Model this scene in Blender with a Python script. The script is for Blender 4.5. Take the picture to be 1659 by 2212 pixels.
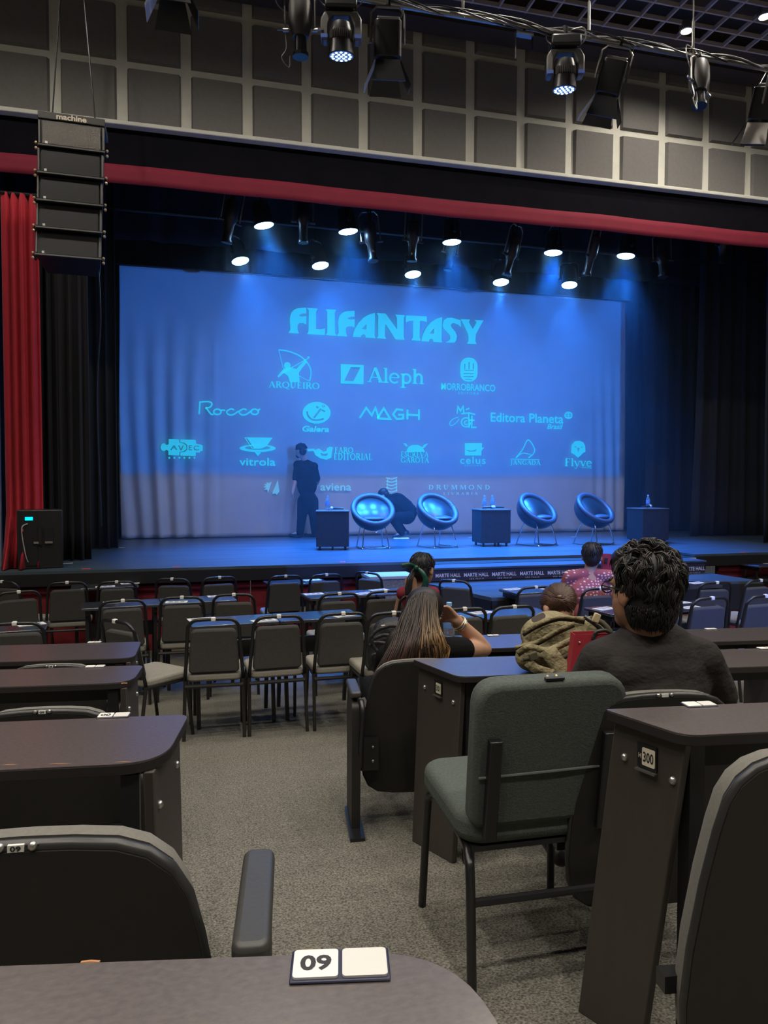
import bpy, bmesh, math, random
from mathutils import Vector, Matrix
random.seed(7)
for o in list(bpy.data.objects): bpy.data.objects.remove(o, do_unlink=True)
SC = bpy.context.scene
COL = SC.collection
R = math.radians
PI = math.pi

# ------------------------------------------------------------------ camera
W, H, FPX = 1659.0, 2212.0, 1550.0
ZC = 1.79
YAW, PIT = R(14.32), R(-1.884)
CAM = Vector((0, 0, ZC))
FW = Vector((math.sin(YAW)*math.cos(PIT), math.cos(YAW)*math.cos(PIT), math.sin(PIT)))
RT = Vector((math.cos(YAW), -math.sin(YAW), 0))
UP = RT.cross(FW)
cd = bpy.data.cameras.new('camera'); cam = bpy.data.objects.new('camera', cd); COL.objects.link(cam)
cd.sensor_fit = 'VERTICAL'; cd.sensor_height = 36; cd.lens = 36*FPX/H; cd.clip_start = .02; cd.clip_end = 100
cam.matrix_world = Matrix(((RT.x, UP.x, -FW.x, 0), (RT.y, UP.y, -FW.y, 0), (RT.z, UP.z, -FW.z, ZC), (0, 0, 0, 1)))
SC.camera = cam

# ------------------------------------------------------------------ world, exposure, house and stage light
SC.view_settings.view_transform = 'Standard'
try: SC.view_settings.look = 'None'
except Exception: pass
SC.view_settings.gamma = 1.0
SC.view_settings.use_curve_mapping = False
SC.view_settings.exposure = 0.0
wd = bpy.data.worlds.new('hall_world'); SC.world = wd; wd.use_nodes = True
wd.node_tree.nodes['Background'].inputs[0].default_value = (0.75, 0.78, 0.9, 1)
wd.node_tree.nodes['Background'].inputs[1].default_value = 0.05

HOUSE_W = 150      # watts of each house downlight
BLUE_W = 2000       # watts of each lit stage wash
PROJ_W = 2700     # watts of the projector
HAZE = 0.022
SC.cycles.max_bounces = 5; SC.cycles.diffuse_bounces = 3; SC.cycles.glossy_bounces = 2; SC.cycles.transmission_bounces = 4; SC.cycles.volume_bounces = 0; SC.cycles.transparent_max_bounces = 4
SC.cycles.use_light_tree = False; SC.cycles.use_adaptive_sampling = True; SC.cycles.adaptive_threshold = .025; SC.cycles.caustics_reflective = False; SC.cycles.caustics_refractive = False

# ------------------------------------------------------------------ pixel <-> place helpers
def ray(px, py): return FW + RT*((px-W/2)/FPX) - UP*((py-H/2)/FPX)
def at(px, py, d): return CAM + ray(px, py)*d
def onY(px, py, Y):
    r = ray(px, py); return CAM + r*(Y/r.y)
def onZ(px, py, z):
    r = ray(px, py); return CAM + r*((z-ZC)/r.z)
FLP = [(-3, 1.15), (.54, .673), (4.17, .184), (5.4, 0), (60, 0)]
def fl(y):
    for (a, b), (c, d) in zip(FLP, FLP[1:]):
        if y <= c: return b+(d-b)*(y-a)/(c-a)
    return 0
ROW = R(-6.8)      # heading of the seat rows
def lerp(a, b, t): return a+(b-a)*t

# ------------------------------------------------------------------ mesh building
def Rz(a): return Matrix.Rotation(a, 4, 'Z')
def Rx(a): return Matrix.Rotation(a, 4, 'X')
def Ry(a): return Matrix.Rotation(a, 4, 'Y')
def T(x, y=None, z=None): return Matrix.Translation(Vector((x, y, z)) if y is not None else Vector(x))
def align(d):      # matrix turning +Z to d
    return Vector(d).normalized().to_track_quat('Z', 'Y').to_matrix().to_4x4()
class MB:
    def __init__(s): s.v = []; s.f = []
    def add(s, vs, fs, M=None):
        n = len(s.v)
        s.v += [tuple(M @ Vector(p)) if M else tuple(p) for p in vs]
        s.f += [tuple(i+n for i in f) for f in fs]; return s
    def box(s, c, d, M=None, rz=0):
        x, y, z = (k/2 for k in d)
        vs = [(a*x, b*y, e*z) for e in (-1, 1) for b in (-1, 1) for a in (-1, 1)]
        fs = [(0, 2, 3, 1), (4, 5, 7, 6), (0, 1, 5, 4), (2, 6, 7, 3), (0, 4, 6, 2), (1, 3, 7, 5)]
        m = T(*c) @ Rz(rz)
        return s.add(vs, fs, (M @ m) if M else m)
    def bar(s, p0, p1, w, t):      # square bar between two points
        p0, p1 = Vector(p0), Vector(p1); d = p1-p0
        return s.box((0, 0, d.length/2), (w, t, d.length), T(p0) @ align(d))
    def cyl(s, p0, p1, r0, r1=None, n=12, M=None):
        r1 = r0 if r1 is None else r1
        p0, p1 = Vector(p0), Vector(p1); d = p1-p0; A = T(p0) @ align(d); L = d.length
        vs = [(r0*math.cos(2*PI*i/n), r0*math.sin(2*PI*i/n), 0) for i in range(n)] + [(r1*math.cos(2*PI*i/n), r1*math.sin(2*PI*i/n), L) for i in range(n)]
        fs = [(i, (i+1) % n, n+(i+1) % n, n+i) for i in range(n)]+[tuple(range(n-1, -1, -1)), tuple(range(n, 2*n))]
        return s.add(vs, fs, (M @ A) if M else A)
    def tube(s, pts, r, n=8, M=None, closed=False, flat=1.0):
        P = [Vector(p) for p in pts]; N = len(P); vs = []; prev = None
        for i, p in enumerate(P):
            a = P[(i-1) % N] if (closed or i) else P[i]; b = P[(i+1) % N] if (closed or i < N-1) else P[i]
            t = (b-a).normalized()
            if prev is None:
                u = t.orthogonal().normalized()
            else:
                u = (prev - t*prev.dot(t)); u = u.normalized() if u.length > 1e-6 else t.orthogonal().normalized()
            prev = u; w = t.cross(u)
            rr = r[i] if isinstance(r, (list, tuple)) else r
            vs += [tuple(p+u*(rr*math.cos(2*PI*k/n))+w*(rr*flat*math.sin(2*PI*k/n))) for k in range(n)]
        fs = []
        for i in range(N if closed else N-1):
            j = (i+1) % N
            fs += [(i*n+k, i*n+(k+1) % n, j*n+(k+1) % n, j*n+k) for k in range(n)]
        if not closed: fs += [tuple(range(n-1, -1, -1)), tuple(range((N-1)*n, N*n))]
        return s.add(vs, fs, M)
    def prism(s, poly, a, b, M=None):      # polygon in local XY extruded from z=a to z=b
        n = len(poly)
        vs = [(x, y, a) for x, y in poly]+[(x, y, b) for x, y in poly]
        fs = [(i, (i+1) % n, n+(i+1) % n, n+i) for i in range(n)]+[tuple(range(n-1, -1, -1)), tuple(range(n, 2*n))]
        return s.add(vs, fs, M)
    def lathe(s, prof, n=16, M=None):
        vs = []; m = len(prof)
        for i in range(n):
            c, q = math.cos(2*PI*i/n), math.sin(2*PI*i/n)
            vs += [(r*c, r*q, z) for r, z in prof]
        fs = [(i*m+k, ((i+1) % n)*m+k, ((i+1) % n)*m+k+1, i*m+k+1) for i in range(n) for k in range(m-1)]
        if prof[0][0] > 1e-5: fs.append(tuple(i*m for i in range(n-1, -1, -1)))
        if prof[-1][0] > 1e-5: fs.append(tuple(i*m+m-1 for i in range(n)))
        return s.add(vs, fs, M)
    def ell(s, c, r, M=None, n=16, m=10):
        r = (r, r, r) if not isinstance(r, (tuple, list)) else r
        prof = [(math.sin(PI*k/m), -math.cos(PI*k/m)) for k in range(m+1)]
        A = T(*c) @ Matrix.Diagonal((r[0], r[1], r[2], 1))
        return s.lathe(prof, n, (M @ A) if M else A)
    def cap(s, p0, r0, p1, r1, n=14):      # round-ended tapering limb
        p0, p1 = Vector(p0), Vector(p1)
        s.ell(p0, r0, n=n, m=8); s.ell(p1, r1, n=n, m=8); return s.cyl(p0, p1, r0, r1, n)
    def chain(s, *pr):
        for (a, ra), (b, rb) in zip(pr, pr[1:]): s.cap(a, ra, b, rb)
        return s
    def grid(s, nu, nv, fn, M=None, closeu=False):
        vs = [fn(i/nu, j/nv) for j in range(nv+1) for i in range(nu+1)]
        k = nu+1
        fs = [(j*k+i, j*k+i+1, (j+1)*k+i+1, (j+1)*k+i) for j in range(nv) for i in range(nu)]
        return s.add(vs, fs, M)
    def build(s, name, m, parent=None, smooth=False, bevel=0, solid=0, sub=0, seg=2, remesh=0, sm=0, M=None):
        me = bpy.data.meshes.new(name)
        me.from_pydata([tuple(M @ Vector(p)) for p in s.v] if M else s.v, [], s.f)
        b = bmesh.new(); b.from_mesh(me); bmesh.ops.remove_doubles(b, verts=b.verts, dist=1e-5)
        if not solid: bmesh.ops.recalc_face_normals(b, faces=b.faces)
        b.to_mesh(me); b.free()
        me.materials.append(m)
        if smooth is True:
            for p in me.polygons: p.use_smooth = True
        o = bpy.data.objects.new(name, me); COL.objects.link(o)
        if parent is not None: o.parent = parent
        if remesh:
            q = o.modifiers.new('remesh', 'REMESH'); q.mode = 'VOXEL'; q.voxel_size = remesh; q.use_smooth_shade = True
            if sm: q = o.modifiers.new('smooth', 'SMOOTH'); q.iterations = sm; q.factor = .5
        if solid:
            q = o.modifiers.new('solid', 'SOLIDIFY'); q.thickness = solid; q.offset = 0
        if bevel:
            q = o.modifiers.new('bevel', 'BEVEL'); q.width = bevel; q.segments = seg; q.limit_method = 'ANGLE'; q.angle_limit = R(40)
        if sub:
            q = o.modifiers.new('sub', 'SUBSURF'); q.levels = sub; q.render_levels = sub
        if smooth == 'auto' or bevel:
            for p in me.polygons: p.use_smooth = True
            try:
                me.set_sharp_from_angle(angle=R(38))
            except Exception: pass
        return o
def arc(cx, cy, r, a0, a1, n=6): return [(cx+r*math.cos(R(lerp(a0, a1, i/n))), cy+r*math.sin(R(lerp(a0, a1, i/n)))) for i in range(n+1)]
def rrect(w, h, r, n=5):
    return arc(w/2-r, h/2-r, r, 0, 90, n)+arc(-w/2+r, h/2-r, r, 90, 180, n)+arc(-w/2+r, -h/2+r, r, 180, 270, n)+arc(w/2-r, -h/2+r, r, 270, 360, n)
def roundpoly(P, rad, n=6):
    out = []; N = len(P)
    for i in range(N):
        p = Vector(P[i]).to_2d(); a = Vector(P[i-1]).to_2d(); b = Vector(P[(i+1) % N]).to_2d()
        r = rad[i] if isinstance(rad, (list, tuple)) else rad
        if r <= 0: out.append((p.x, p.y)); continue
        u = (a-p).normalized(); v = (b-p).normalized()
        for k in range(n+1):
            t = k/n; q = (p+u*r)*(1-t)**2 + p*2*t*(1-t) + (p+v*r)*t*t
            out.append((q.x, q.y))
    return out
def smoothpts(P, n=6):      # Catmull-Rom through points
    P = [Vector(p) for p in P]; out = []
    for i in range(len(P)-1):
        a = P[max(i-1, 0)]; b = P[i]; c = P[i+1]; d = P[min(i+2, len(P)-1)]
        for k in range(n):
            t = k/n
            out.append(.5*((2*b)+(c-a)*t+(2*a-5*b+4*c-d)*t*t+(3*b-a-3*c+d)*t**3))
    out.append(P[-1]); return out

# ------------------------------------------------------------------ things
def tag(o, label=None, cat=None, group=None, kind=None):
    if label: o['label'] = label
    if cat: o['category'] = cat
    if group: o['group'] = group
    if kind: o['kind'] = kind
    return o
def thing(name, label, cat, loc=(0, 0, 0), rz=0, group=None):
    o = bpy.data.objects.new(name, None); COL.objects.link(o); o.empty_display_size = .1
    o.location = loc; o.rotation_euler = (0, 0, rz)
    return tag(o, label, cat, group)
def dup(root, loc=None, rz=None, label=None, group=None, skip=()):
    def cp(o, par):
        c = o.copy(); COL.objects.link(c)
        if par is not None: c.parent = par
        for ch in list(o.children):
            if ch.name.split('.')[0] not in skip: cp(ch, c)
        return c
    r = cp(root, None)
    if loc is not None: r.location = loc
    if rz is not None: r.rotation_euler = (0, 0, rz)
    if label: r['label'] = label
    if group: r['group'] = group
    return r

# ------------------------------------------------------------------ materials
def mat(name, col, rough=.6, metal=0, spec=.5, noise=None, bump=None, emit=None, coat=0, trans=0, alpha=1, sheen=0):
    """noise=(scale, colour2, contrast) ; bump=(scale, strength, distance)"""
    m = bpy.data.materials.new(name); m.use_nodes = True
    nt = m.node_tree; b = nt.nodes['Principled BSDF']
    b.inputs['Base Color'].default_value = (*col, 1); b.inputs['Roughness'].default_value = rough
    b.inputs['Metallic'].default_value = metal; b.inputs['Specular IOR Level'].default_value = spec
    if coat: b.inputs['Coat Weight'].default_value = coat; b.inputs['Coat Roughness'].default_value = .22; b.inputs['Coat IOR'].default_value = 1.7
    if trans: b.inputs['Transmission Weight'].default_value = trans
    if sheen: b.inputs['Sheen Weight'].default_value = sheen; b.inputs['Sheen Roughness'].default_value = .4
    if alpha < 1: b.inputs['Alpha'].default_value = alpha
    if emit: b.inputs['Emission Color'].default_value = (*emit[0], 1); b.inputs['Emission Strength'].default_value = emit[1]
    tc = nt.nodes.new('ShaderNodeTexCoord')
    if noise:
        n = nt.nodes.new('ShaderNodeTexNoise'); n.inputs['Scale'].default_value = noise[0]; n.inputs['Detail'].default_value = 4
        nt.links.new(tc.outputs['Object'], n.inputs['Vector'])
        if len(noise) > 3:
            mp = nt.nodes.new('ShaderNodeMapping'); mp.inputs['Scale'].default_value = noise[3]
            nt.links.new(tc.outputs['Object'], mp.inputs['Vector']); nt.links.new(mp.outputs[0], n.inputs['Vector'])
        r = nt.nodes.new('ShaderNodeValToRGB'); c = noise[2]
        r.color_ramp.elements[0].position = .5-c; r.color_ramp.elements[1].position = .5+c
        r.color_ramp.elements[0].color = (*col, 1); r.color_ramp.elements[1].color = (*noise[1], 1)
        nt.links.new(n.outputs['Fac'], r.inputs[0]); nt.links.new(r.outputs[0], b.inputs['Base Color'])
    if bump:
        n = nt.nodes.new('ShaderNodeTexNoise'); n.inputs['Scale'].default_value = bump[0]; n.inputs['Detail'].default_value = 5
        nt.links.new(tc.outputs['Object'], n.inputs['Vector'])
        if len(bump) > 3:
            mp = nt.nodes.new('ShaderNodeMapping'); mp.inputs['Scale'].default_value = bump[3]
            nt.links.new(tc.outputs['Object'], mp.inputs['Vector']); nt.links.new(mp.outputs[0], n.inputs['Vector'])
        k = nt.nodes.new('ShaderNodeBump'); k.inputs['Strength'].default_value = bump[1]; k.inputs['Distance'].default_value = bump[2]
        nt.links.new(n.outputs['Fac'], k.inputs['Height']); nt.links.new(k.outputs[0], b.inputs['Normal'])
    return m
M_ = {}
def mk(k, *a, **kw): M_[k] = mat(k, *a, **kw)
mk('carpet', (.076, .071, .060), .95, spec=.1, noise=(150, (.27, .257, .22), .16), bump=(200, .8, .008))
mk('carpet_dark', (.03, .027, .024), .95, spec=.1, noise=(90, (.10, .09, .075), .14))
mk('wall_strip', (.80, .79, .70), .8, noise=(6, (.72, .71, .63), .2))
mk('panel', (.19, .18, .175), .9, noise=(25, (.22, .21, .20), .3), bump=(200, .3, .003))
mk('black_wall', (.006, .006, .010), .9, spec=.06, noise=(4, (.011, .010, .014), .3))
mk('valance_red', (.27, .014, .04), .8, noise=(5, (.22, .011, .033), .3))
mk('black_paint', (.012, .012, .013), .45)
mk('black_cloth', (.010, .010, .013), .9, sheen=.08, noise=(3, (.016, .015, .02), .3))
mk('red_cloth', (.55, .02, .04), .8, sheen=.1, noise=(5, (.44, .014, .03), .3))
mk('red_panel', (.26, .014, .022), .75, noise=(9, (.20, .011, .017), .25))
mk('ceiling', (.055, .045, .04), .9)
mk('slat', (.50, .45, .44), .7)
mk('stage_floor', (.04, .055, .07), .33, noise=(3.5, (.08, .115, .14), .25, (.35, 3, 1)), bump=(5, .15, .01, (.3, 4, 1)))
mk('white_cloth', (.70, .68, .66), .9, noise=(2.2, (.62, .60, .60), .3), bump=(60, .15, .004))
mk('projected', (.25, .8, .55), .9, emit=((.015, .42, .58), .80))  # projected light put into the colour and glow of flat marks
mk('projected_dim', (.5, .85, .75), .9, emit=((.08, .38, .58), .55))
mk('gold', (.75, .58, .34), .4, metal=.15)
mk('laminate', (.062, .049, .050), .36, spec=.7, noise=(120, (.105, .085, .083), .22, (1, 1.6, 1)), coat=.9, bump=(180, .08, .002))
mk('laminate_edge', (.02, .016, .016), .5)
mk('desk_panel', (.045, .037, .032), .5, noise=(60, (.055, .046, .04), .3, (1, 1, .1)))
mk('table_top', (.03, .034, .05), .22, spec=.9, coat=1.0, noise=(30, (.045, .045, .055), .3))
mk('black_metal', (.012, .012, .013), .32, spec=.6)
mk('leg_metal', (.06, .057, .053), .24, metal=.75)
mk('chair_fabric', (.052, .050, .046), .92, noise=(160, (.082, .079, .073), .25), bump=(260, .5, .003))
mk('seat_fabric_lit', (.23, .215, .18), .92, noise=(160, (.33, .31, .265), .25), bump=(260, .5, .003))  # paler than the back cloth: overhead light put into the seat colour
mk('green_fabric', (.050, .062, .056), .9, noise=(130, (.085, .10, .09), .3), bump=(220, .6, .003))
mk('ply_black', (.014, .013, .012), .6, noise=(30, (.02, .018, .016), .3))
mk('plastic_black', (.018, .018, .019), .35, bump=(120, .15, .002))
mk('steel', (.55, .54, .52), .3, metal=.9)
mk('chrome', (.8, .82, .85), .12, metal=1)
mk('dull_metal', (.30, .29, .27), .38, metal=.85)
mk('white_plastic', (.75, .74, .70), .5)
mk('ink', (.02, .02, .025), .6)
mk('paper', (.72, .72, .70), .8)
mk('grille', (.022, .022, .023), .5, metal=.2)
mk('leather', (.045, .05, .066), .42, spec=.4, bump=(26, .15, .006))
mk('cube_black', (.022, .020, .022), .6, spec=.2, noise=(20, (.03, .028, .03), .3))
mk('plastic_clear', (.75, .85, .95), .08, trans=.85)
mk('label_blue', (.12, .25, .6), .5)
mk('grey_carpet', (.13, .13, .12), .95, noise=(60, (.24, .24, .22), .2))
mk('lens_blue', (.1, .2, .9), .3, emit=((.16, .42, 1.0), 30))
mk('lens_core', (.6, .8, 1), .3, emit=((.45, .75, 1.0), 60))
mk('lens_dim', (.2, .3, .5), .12, emit=((.18, .35, 1.0), .5))
mk('led_dot', (.6, .8, 1), .3, emit=((.35, .65, 1.0), 7))
mk('lens_off', (.10, .14, .22), .1, spec=.8)
mk('lcd', (.0, .3, .5), .3, emit=((.0, .55, .8), 3))
mk('lamp_white', (1, 1, 1), .3, emit=((1, .95, .86), 22))
mk('mark_white', (.7, .7, .7), .7)
mk('tape_red', (.8, .08, .1), .6)

# ================================================================== THE HALL SHELL
YW = 8.8           # panelled wall above the stage opening
S0, X0W = .704, -1.536
ZB, ZM = ZC+4.152, ZC+4.824
YF, ZS = 8.15, .92  # stage front and stage height
YSC = 13.0         # cloth screen
m = MB()           # raked carpet floor
xs_ = [-7, 12]
ys_ = [-3, .54, 4.17, 5.4, 8.6]
for a, b in zip(ys_, ys_[1:]):
    m.add([(-7, a, fl(a)), (12, a, fl(a)), (12, b, fl(b)), (-7, b, fl(b))], [(0, 1, 2, 3)])
floor = tag(m.build('floor', M_['carpet'], solid=0), 'speckled taupe carpet sloping down to the stage', None, None, 'structure')

wall = tag(MB().box(((-7+13)/2, YW+.15, (ZB+7.6)/2), (20, .26, 7.6-ZB)).build('wall_front', M_['wall_strip']), 'upper front wall of grey acoustic panels in a pale lattice', None, None, 'structure')
pm = None
cw, chh = S0-.115, (ZM-ZB)-.06
def panel_mesh(w, h):
    b = MB(); x, z = w/2, h/2
    vs = [(-x, 0, -z), (x, 0, -z), (x, 0, z), (-x, 0, z), (-x+.02, -.045, -z+.02), (x-.02, -.045, -z+.02), (x-.02, -.06, z-.012), (-x+.02, -.06, z-.012)]
    return b.add(vs, [(4, 5, 6, 7), (0, 1, 5, 4), (1, 2, 6, 5), (2, 3, 7, 6), (3, 0, 4, 7), (0, 3, 2, 1)])
k0 = None
for r_ in range(3):
    for c_ in range(-7, 16):
        cx = X0W+S0*(c_+.5)
        z0 = ZB-.0 if r_ == 0 else ZM+.045+(r_-1)*.70
        h_ = (ZM-.045-ZB) if r_ == 0 else .61
        if k0 is None or abs(k0[1]-h_) > .001: k0 = (panel_mesh(S0-.115, h_).build('acoustic_panel', M_['panel'], wall), h_); o = k0[0]
        else: o = k0[0].copy(); COL.objects.link(o); o.parent = wall
        o.location = (cx, YW+.021, z0+h_/2)
tr = tag(MB().box((3, YW-.05, ZB-.045), (20, .17, .05)).build('trim_1', M_['wall_strip'], bevel=.01), 'narrow pale ledge under the acoustic panels', None, None, 'structure')
hd = tag(MB().box((3, YW+.12, (ZB-.07+ZC+3.66)/2), (20, .30, ZB-.07-ZC-3.66)).build('wall_header', M_['black_wall']), 'black header band over the stage opening', None, None, 'structure')
# side reveals of the stage opening
xl = onY(4, 1100, YW).x
tag(MB().box((xl-1.6, YW+.15, 3), (3.2, .3, 6.4)).build('wall_left', M_['black_wall']), None, None, None, 'structure')
tag(MB().box((11.9, YW+.15, 3), (2.2, .3, 6.4)).build('wall_right', M_['black_wall']), None, None, None, 'structure')
tag(MB().box((xl-.03, YW-.02, 3), (.06, .06, 6.2)).build('trim_2', mat('pilaster', (.25, .26, .30), .7)), 'thin grey pilaster beside the red curtain', None, None, 'structure')
tag(MB().box((-7.1, 2.8, 3.8), (.2, 12, 7.6)).build('wall_side_left', mat('side_wall', (.26, .24, .22), .9)), None, None, None, 'structure')
tag(MB().box((13.1, 2.8, 3.8), (.2, 12, 7.6)).build('wall_side_right', mat('side_wall_right', (.26, .24, .22), .9)), None, None, None, 'structure')
tag(MB().box((3, -3.1, 4.2), (20, .2, 7)).build('wall_back', mat('rear_wall', (.14, .13, .12), .9)), None, None, None, 'structure')
# stage house
tag(MB().box((3.2, 14.2, 4.6), (22, .2, 9.2)).build('wall_stage_back', M_['black_wall']), None, None, None, 'structure')
tag(MB().box((-7.1, 11.5, 4.6), (.2, 5.4, 9.2)).build('wall_stage_left', M_['black_wall']), None, None, None, 'structure')
tag(MB().box((13.1, 11.5, 4.6), (.2, 5.4, 9.2)).build('wall_stage_right', M_['black_wall']), None, None, None, 'structure')
tag(MB().box((3, 11.6, 9.1), (20, 5.4, .2)).build('ceiling_stage', M_['black_wall']), None, None, None, 'structure')

# ceiling: dark deck, stepped border, egg-crate slats
ZCE = 7.4
ceil = tag(MB().box((3, 2.85, ZCE+.35), (20, 12, .2)).build('ceiling', M_['ceiling']), 'dark ceiling with a diamond egg-crate of slats', None, None, 'structure')
for i, (yy, zz) in enumerate(((8.55, ZCE+.04), (8.30, ZCE+.07), (8.16, ZCE+.05), (8.04, ZCE+.02))):
    o = MB().box((3, yy, zz+.1), (20, .1 if i else .3, .2)).build('border_board', M_['ceiling'], ceil)
sa = sb = None
th = R(14)
for i in range(40):
    if sa is None: sa = MB().box((0, 0, 0), (20, .022, .05)).build('slat', M_['slat'], ceil); o = sa
    else: o = sa.copy(); COL.objects.link(o); o.parent = ceil
    o.location = (3, 7.96-.26*i, ZCE+.02)
for i in range(34):
    if sb is None: sb = MB().box((0, 0, 0), (.022, 11.2, .05)).build('slat', M_['slat'], ceil); o = sb
    else: o = sb.copy(); COL.objects.link(o); o.parent = ceil
    o.location = (-1+.34*i, 2.38, ZCE+.022)

# house downlights: recessed lamps, each with its own light
def downlight(x, y, label, vis=True, power=None, ang=160):
    t = thing('ceiling_downlight', label, 'light', (x, y, ZCE-.06), 0, 'house downlights')
    MB().lathe([(.085, .09), (.085, 0), (.065, -.005), (.06, .03)], 20).build('rim', M_['dull_metal'], t, smooth='auto')
    MB().cyl((0, 0, .02), (0, 0, .03), .06, n=20).build('lamp', M_['lamp_white'], t)
    l = bpy.data.lights.new('downlight', 'SPOT'); l.energy = HOUSE_W if power is None else power; l.color = (1, .92, .80); l.spot_size = R(ang); l.spot_blend = .6; l.shadow_soft_size = .06
    o = bpy.data.objects.new('downlight_beam', l); COL.objects.link(o); o.parent = t; o.location = (0, 0, -.01)
    return t
names = ['front', 'second', 'third', 'rear']
for j, y in enumerate((6.0, 3.4, 1.2, -1.2)):
    for i, x in enumerate((-4.2, -1.8, .6, 3.0, 5.4, 7.8)):
        downlight(x, y, 'recessed warm house downlight out of view in the ceiling above the seats', power=HOUSE_W*(1, 1, 1.3, 1.9)[j], ang=(165, 118, 115, 115)[j])
p = onZ(1483, 67, ZCE-.06); downlight(p.x, p.y, 'small bright recessed downlight in the slatted ceiling beside the cable', power=HOUSE_W*.5)
p = onZ(1652, 36, ZCE-.06); downlight(p.x, p.y, 'small bright recessed downlight at the right edge of the slatted ceiling', power=HOUSE_W*.5)

# ================================================================== STAGE
stage = thing('stage', 'raised black stage with a red panelled front under blue light', 'stage', (3, YF, 0))
def st(name, mb, m_, par=None, **k):
    mb.v = [(x-3, y-YF, z) for x, y, z in mb.v]
    return mb.build(name, m_, stage if par is None else par, **k)
XA, XB = onY(935, 1230, YF).x, onY(1500, 1210, YF).x
deck = [(-6.9, YF), (XA, YF), (XA, YF+.28), (XB, YF+.28), (XB, YF), (13, YF), (13, 14.1), (-6.9, 14.1)]
# boards of the deck
n = 0
bw = .62
yy = YF+.28
st('stage_edge', MB().prism([(-6.9, YF), (XA, YF), (XA, YF+.28), (-6.9, YF+.28)], ZS-.03, ZS), M_['stage_floor'])
st('stage_edge', MB().prism([(XB, YF), (13, YF), (13, YF+.28), (XB, YF+.28)], ZS-.03, ZS), M_['stage_floor'])
while yy < 14.1:
    st('deck_board', MB().box((3.05, yy+bw/2, ZS-.015), (19.9, bw-.004, .03)), M_['stage_floor'])
    yy += bw
for a, b in ((-6.9, XA), (XB, 13)):
    st('fascia', MB().box(((a+b)/2, YF+.03, ZS-.095), (b-a, .06, .13)), M_['black_paint'])
st('fascia', MB().box(((XA+XB)/2, YF+.3, ZS-.095), (XB-XA, .06, .13)), M_['black_paint'])
x = -6.9
while x < 13:
    w_ = min(1.24, 13-x)
    yo = .36 if XA-.7 < x+w_/2 < XB+.7 else .12
    st('front_panel', MB().box((x+w_/2, YF+yo, .385), (w_-.012, .03, .77)), M_['red_panel'])
    st('kick_rail', MB().box((x+w_/2, YF+yo-.03, .70), (w_-.012, .05, .05)), M_['red_panel'])
    x += 1.24
# gold-nosed step, printed step, lower thrust platform
stp = thing('stage_step', 'black step with a gold nosing line at the stage front', 'step', ((XA+XB)/2, YF+.1, 0))
def rel(mb, o): 
    l = o.location; mb.v = [(x-l[0], y-l[1], z-l[2]) for x, y, z in mb.v]; return mb
rel(MB().box(((XA+XB)/2, YF+.12, (.885)/2), (XB-XA-.01, .30, .885)), stp).build('tread', M_['black_paint'], stp)
rel(MB().box(((XA+XB)/2, YF-.035, .868), (XB-XA-.01, .012, .022)), stp).build('nosing', M_['gold'], stp)
rel(MB().box(((XA+XB)/2, YF-.035, .83), (XB-XA-.01, .014, .02)), stp).build('lower_nosing', mat('bronze', (.16, .12, .07), .4, metal=.7), stp)
YR = 7.75; ZP = .72
xa, xb = onY(905, 1245, YR).x, onY(1523, 1230, YR).x
pst = thing('printed_step', 'wide dark step printed with repeated white hall logos', 'step', ((xa+xb)/2, YR+.18, 0))
rel(MB().box(((xa+xb)/2, YR+.175, (ZP+.86)/2+.004), (xb-xa, .35, .86-ZP-.012)), pst).build('riser', mat('riser_dark', (.035, .022, .024), .5), pst)
rel(MB().box(((xa+xb)/2, YR+.17, .872), (xb-xa+.02, .37, .02)), pst).build('tread', M_['stage_floor'], pst)
thr = thing('thrust_platform', 'low black platform jutting out below the printed step', 'platform', tuple(onZ(1250, 1270, ZP).xy)+(0,))
PP = [onZ(*q, ZP) for q in ((905, 1254), (1062, 1291), (1250, 1287), (1470, 1257), (1648, 1255), (1525, 1240))]
PP = [(p.x, p.y) for p in PP]; PP[0] = (xa-.02, YF-.1); PP[5] = (xb+.03, YF-.1)
rel(MB().prism(PP, ZP-.03, ZP), thr).build('deck', M_['stage_floor'], thr)
for a, b in zip(PP, PP[1:]):
    a, b = Vector((*a, 0)), Vector((*b, 0)); d = (b-a); c = (a+b)/2; an = math.atan2(d.y, d.x)
    rel(MB().box((c.x, c.y, ZP-.18), (d.length, .03, .30), rz=an), thr).build('fascia', M_['black_paint'], thr)
    rel(MB().box((c.x, c.y+.04, (ZP-.33)/2), (d.length, .03, ZP-.33), rz=an), thr).build('skirt', M_['red_panel'], thr)
gx0, gx1 = onY(795, 1245, 7.8).x, xa-.05
gb = thing('carpeted_block', 'grey carpeted block standing against the stage front', 'step', ((gx0+gx1)/2, 7.85, 0))
rel(MB().box(((gx0+gx1)/2, 7.92, .39), (gx1-gx0, .42, .78)), gb).build('body', M_['grey_carpet'], gb)
rel(MB().box(((gx0+gx1)/2, 7.92, .795), (gx1-gx0+.01, .44, .03)), gb).build('top', mat('pale_top', (.42, .42, .42), .6), gb)

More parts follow.
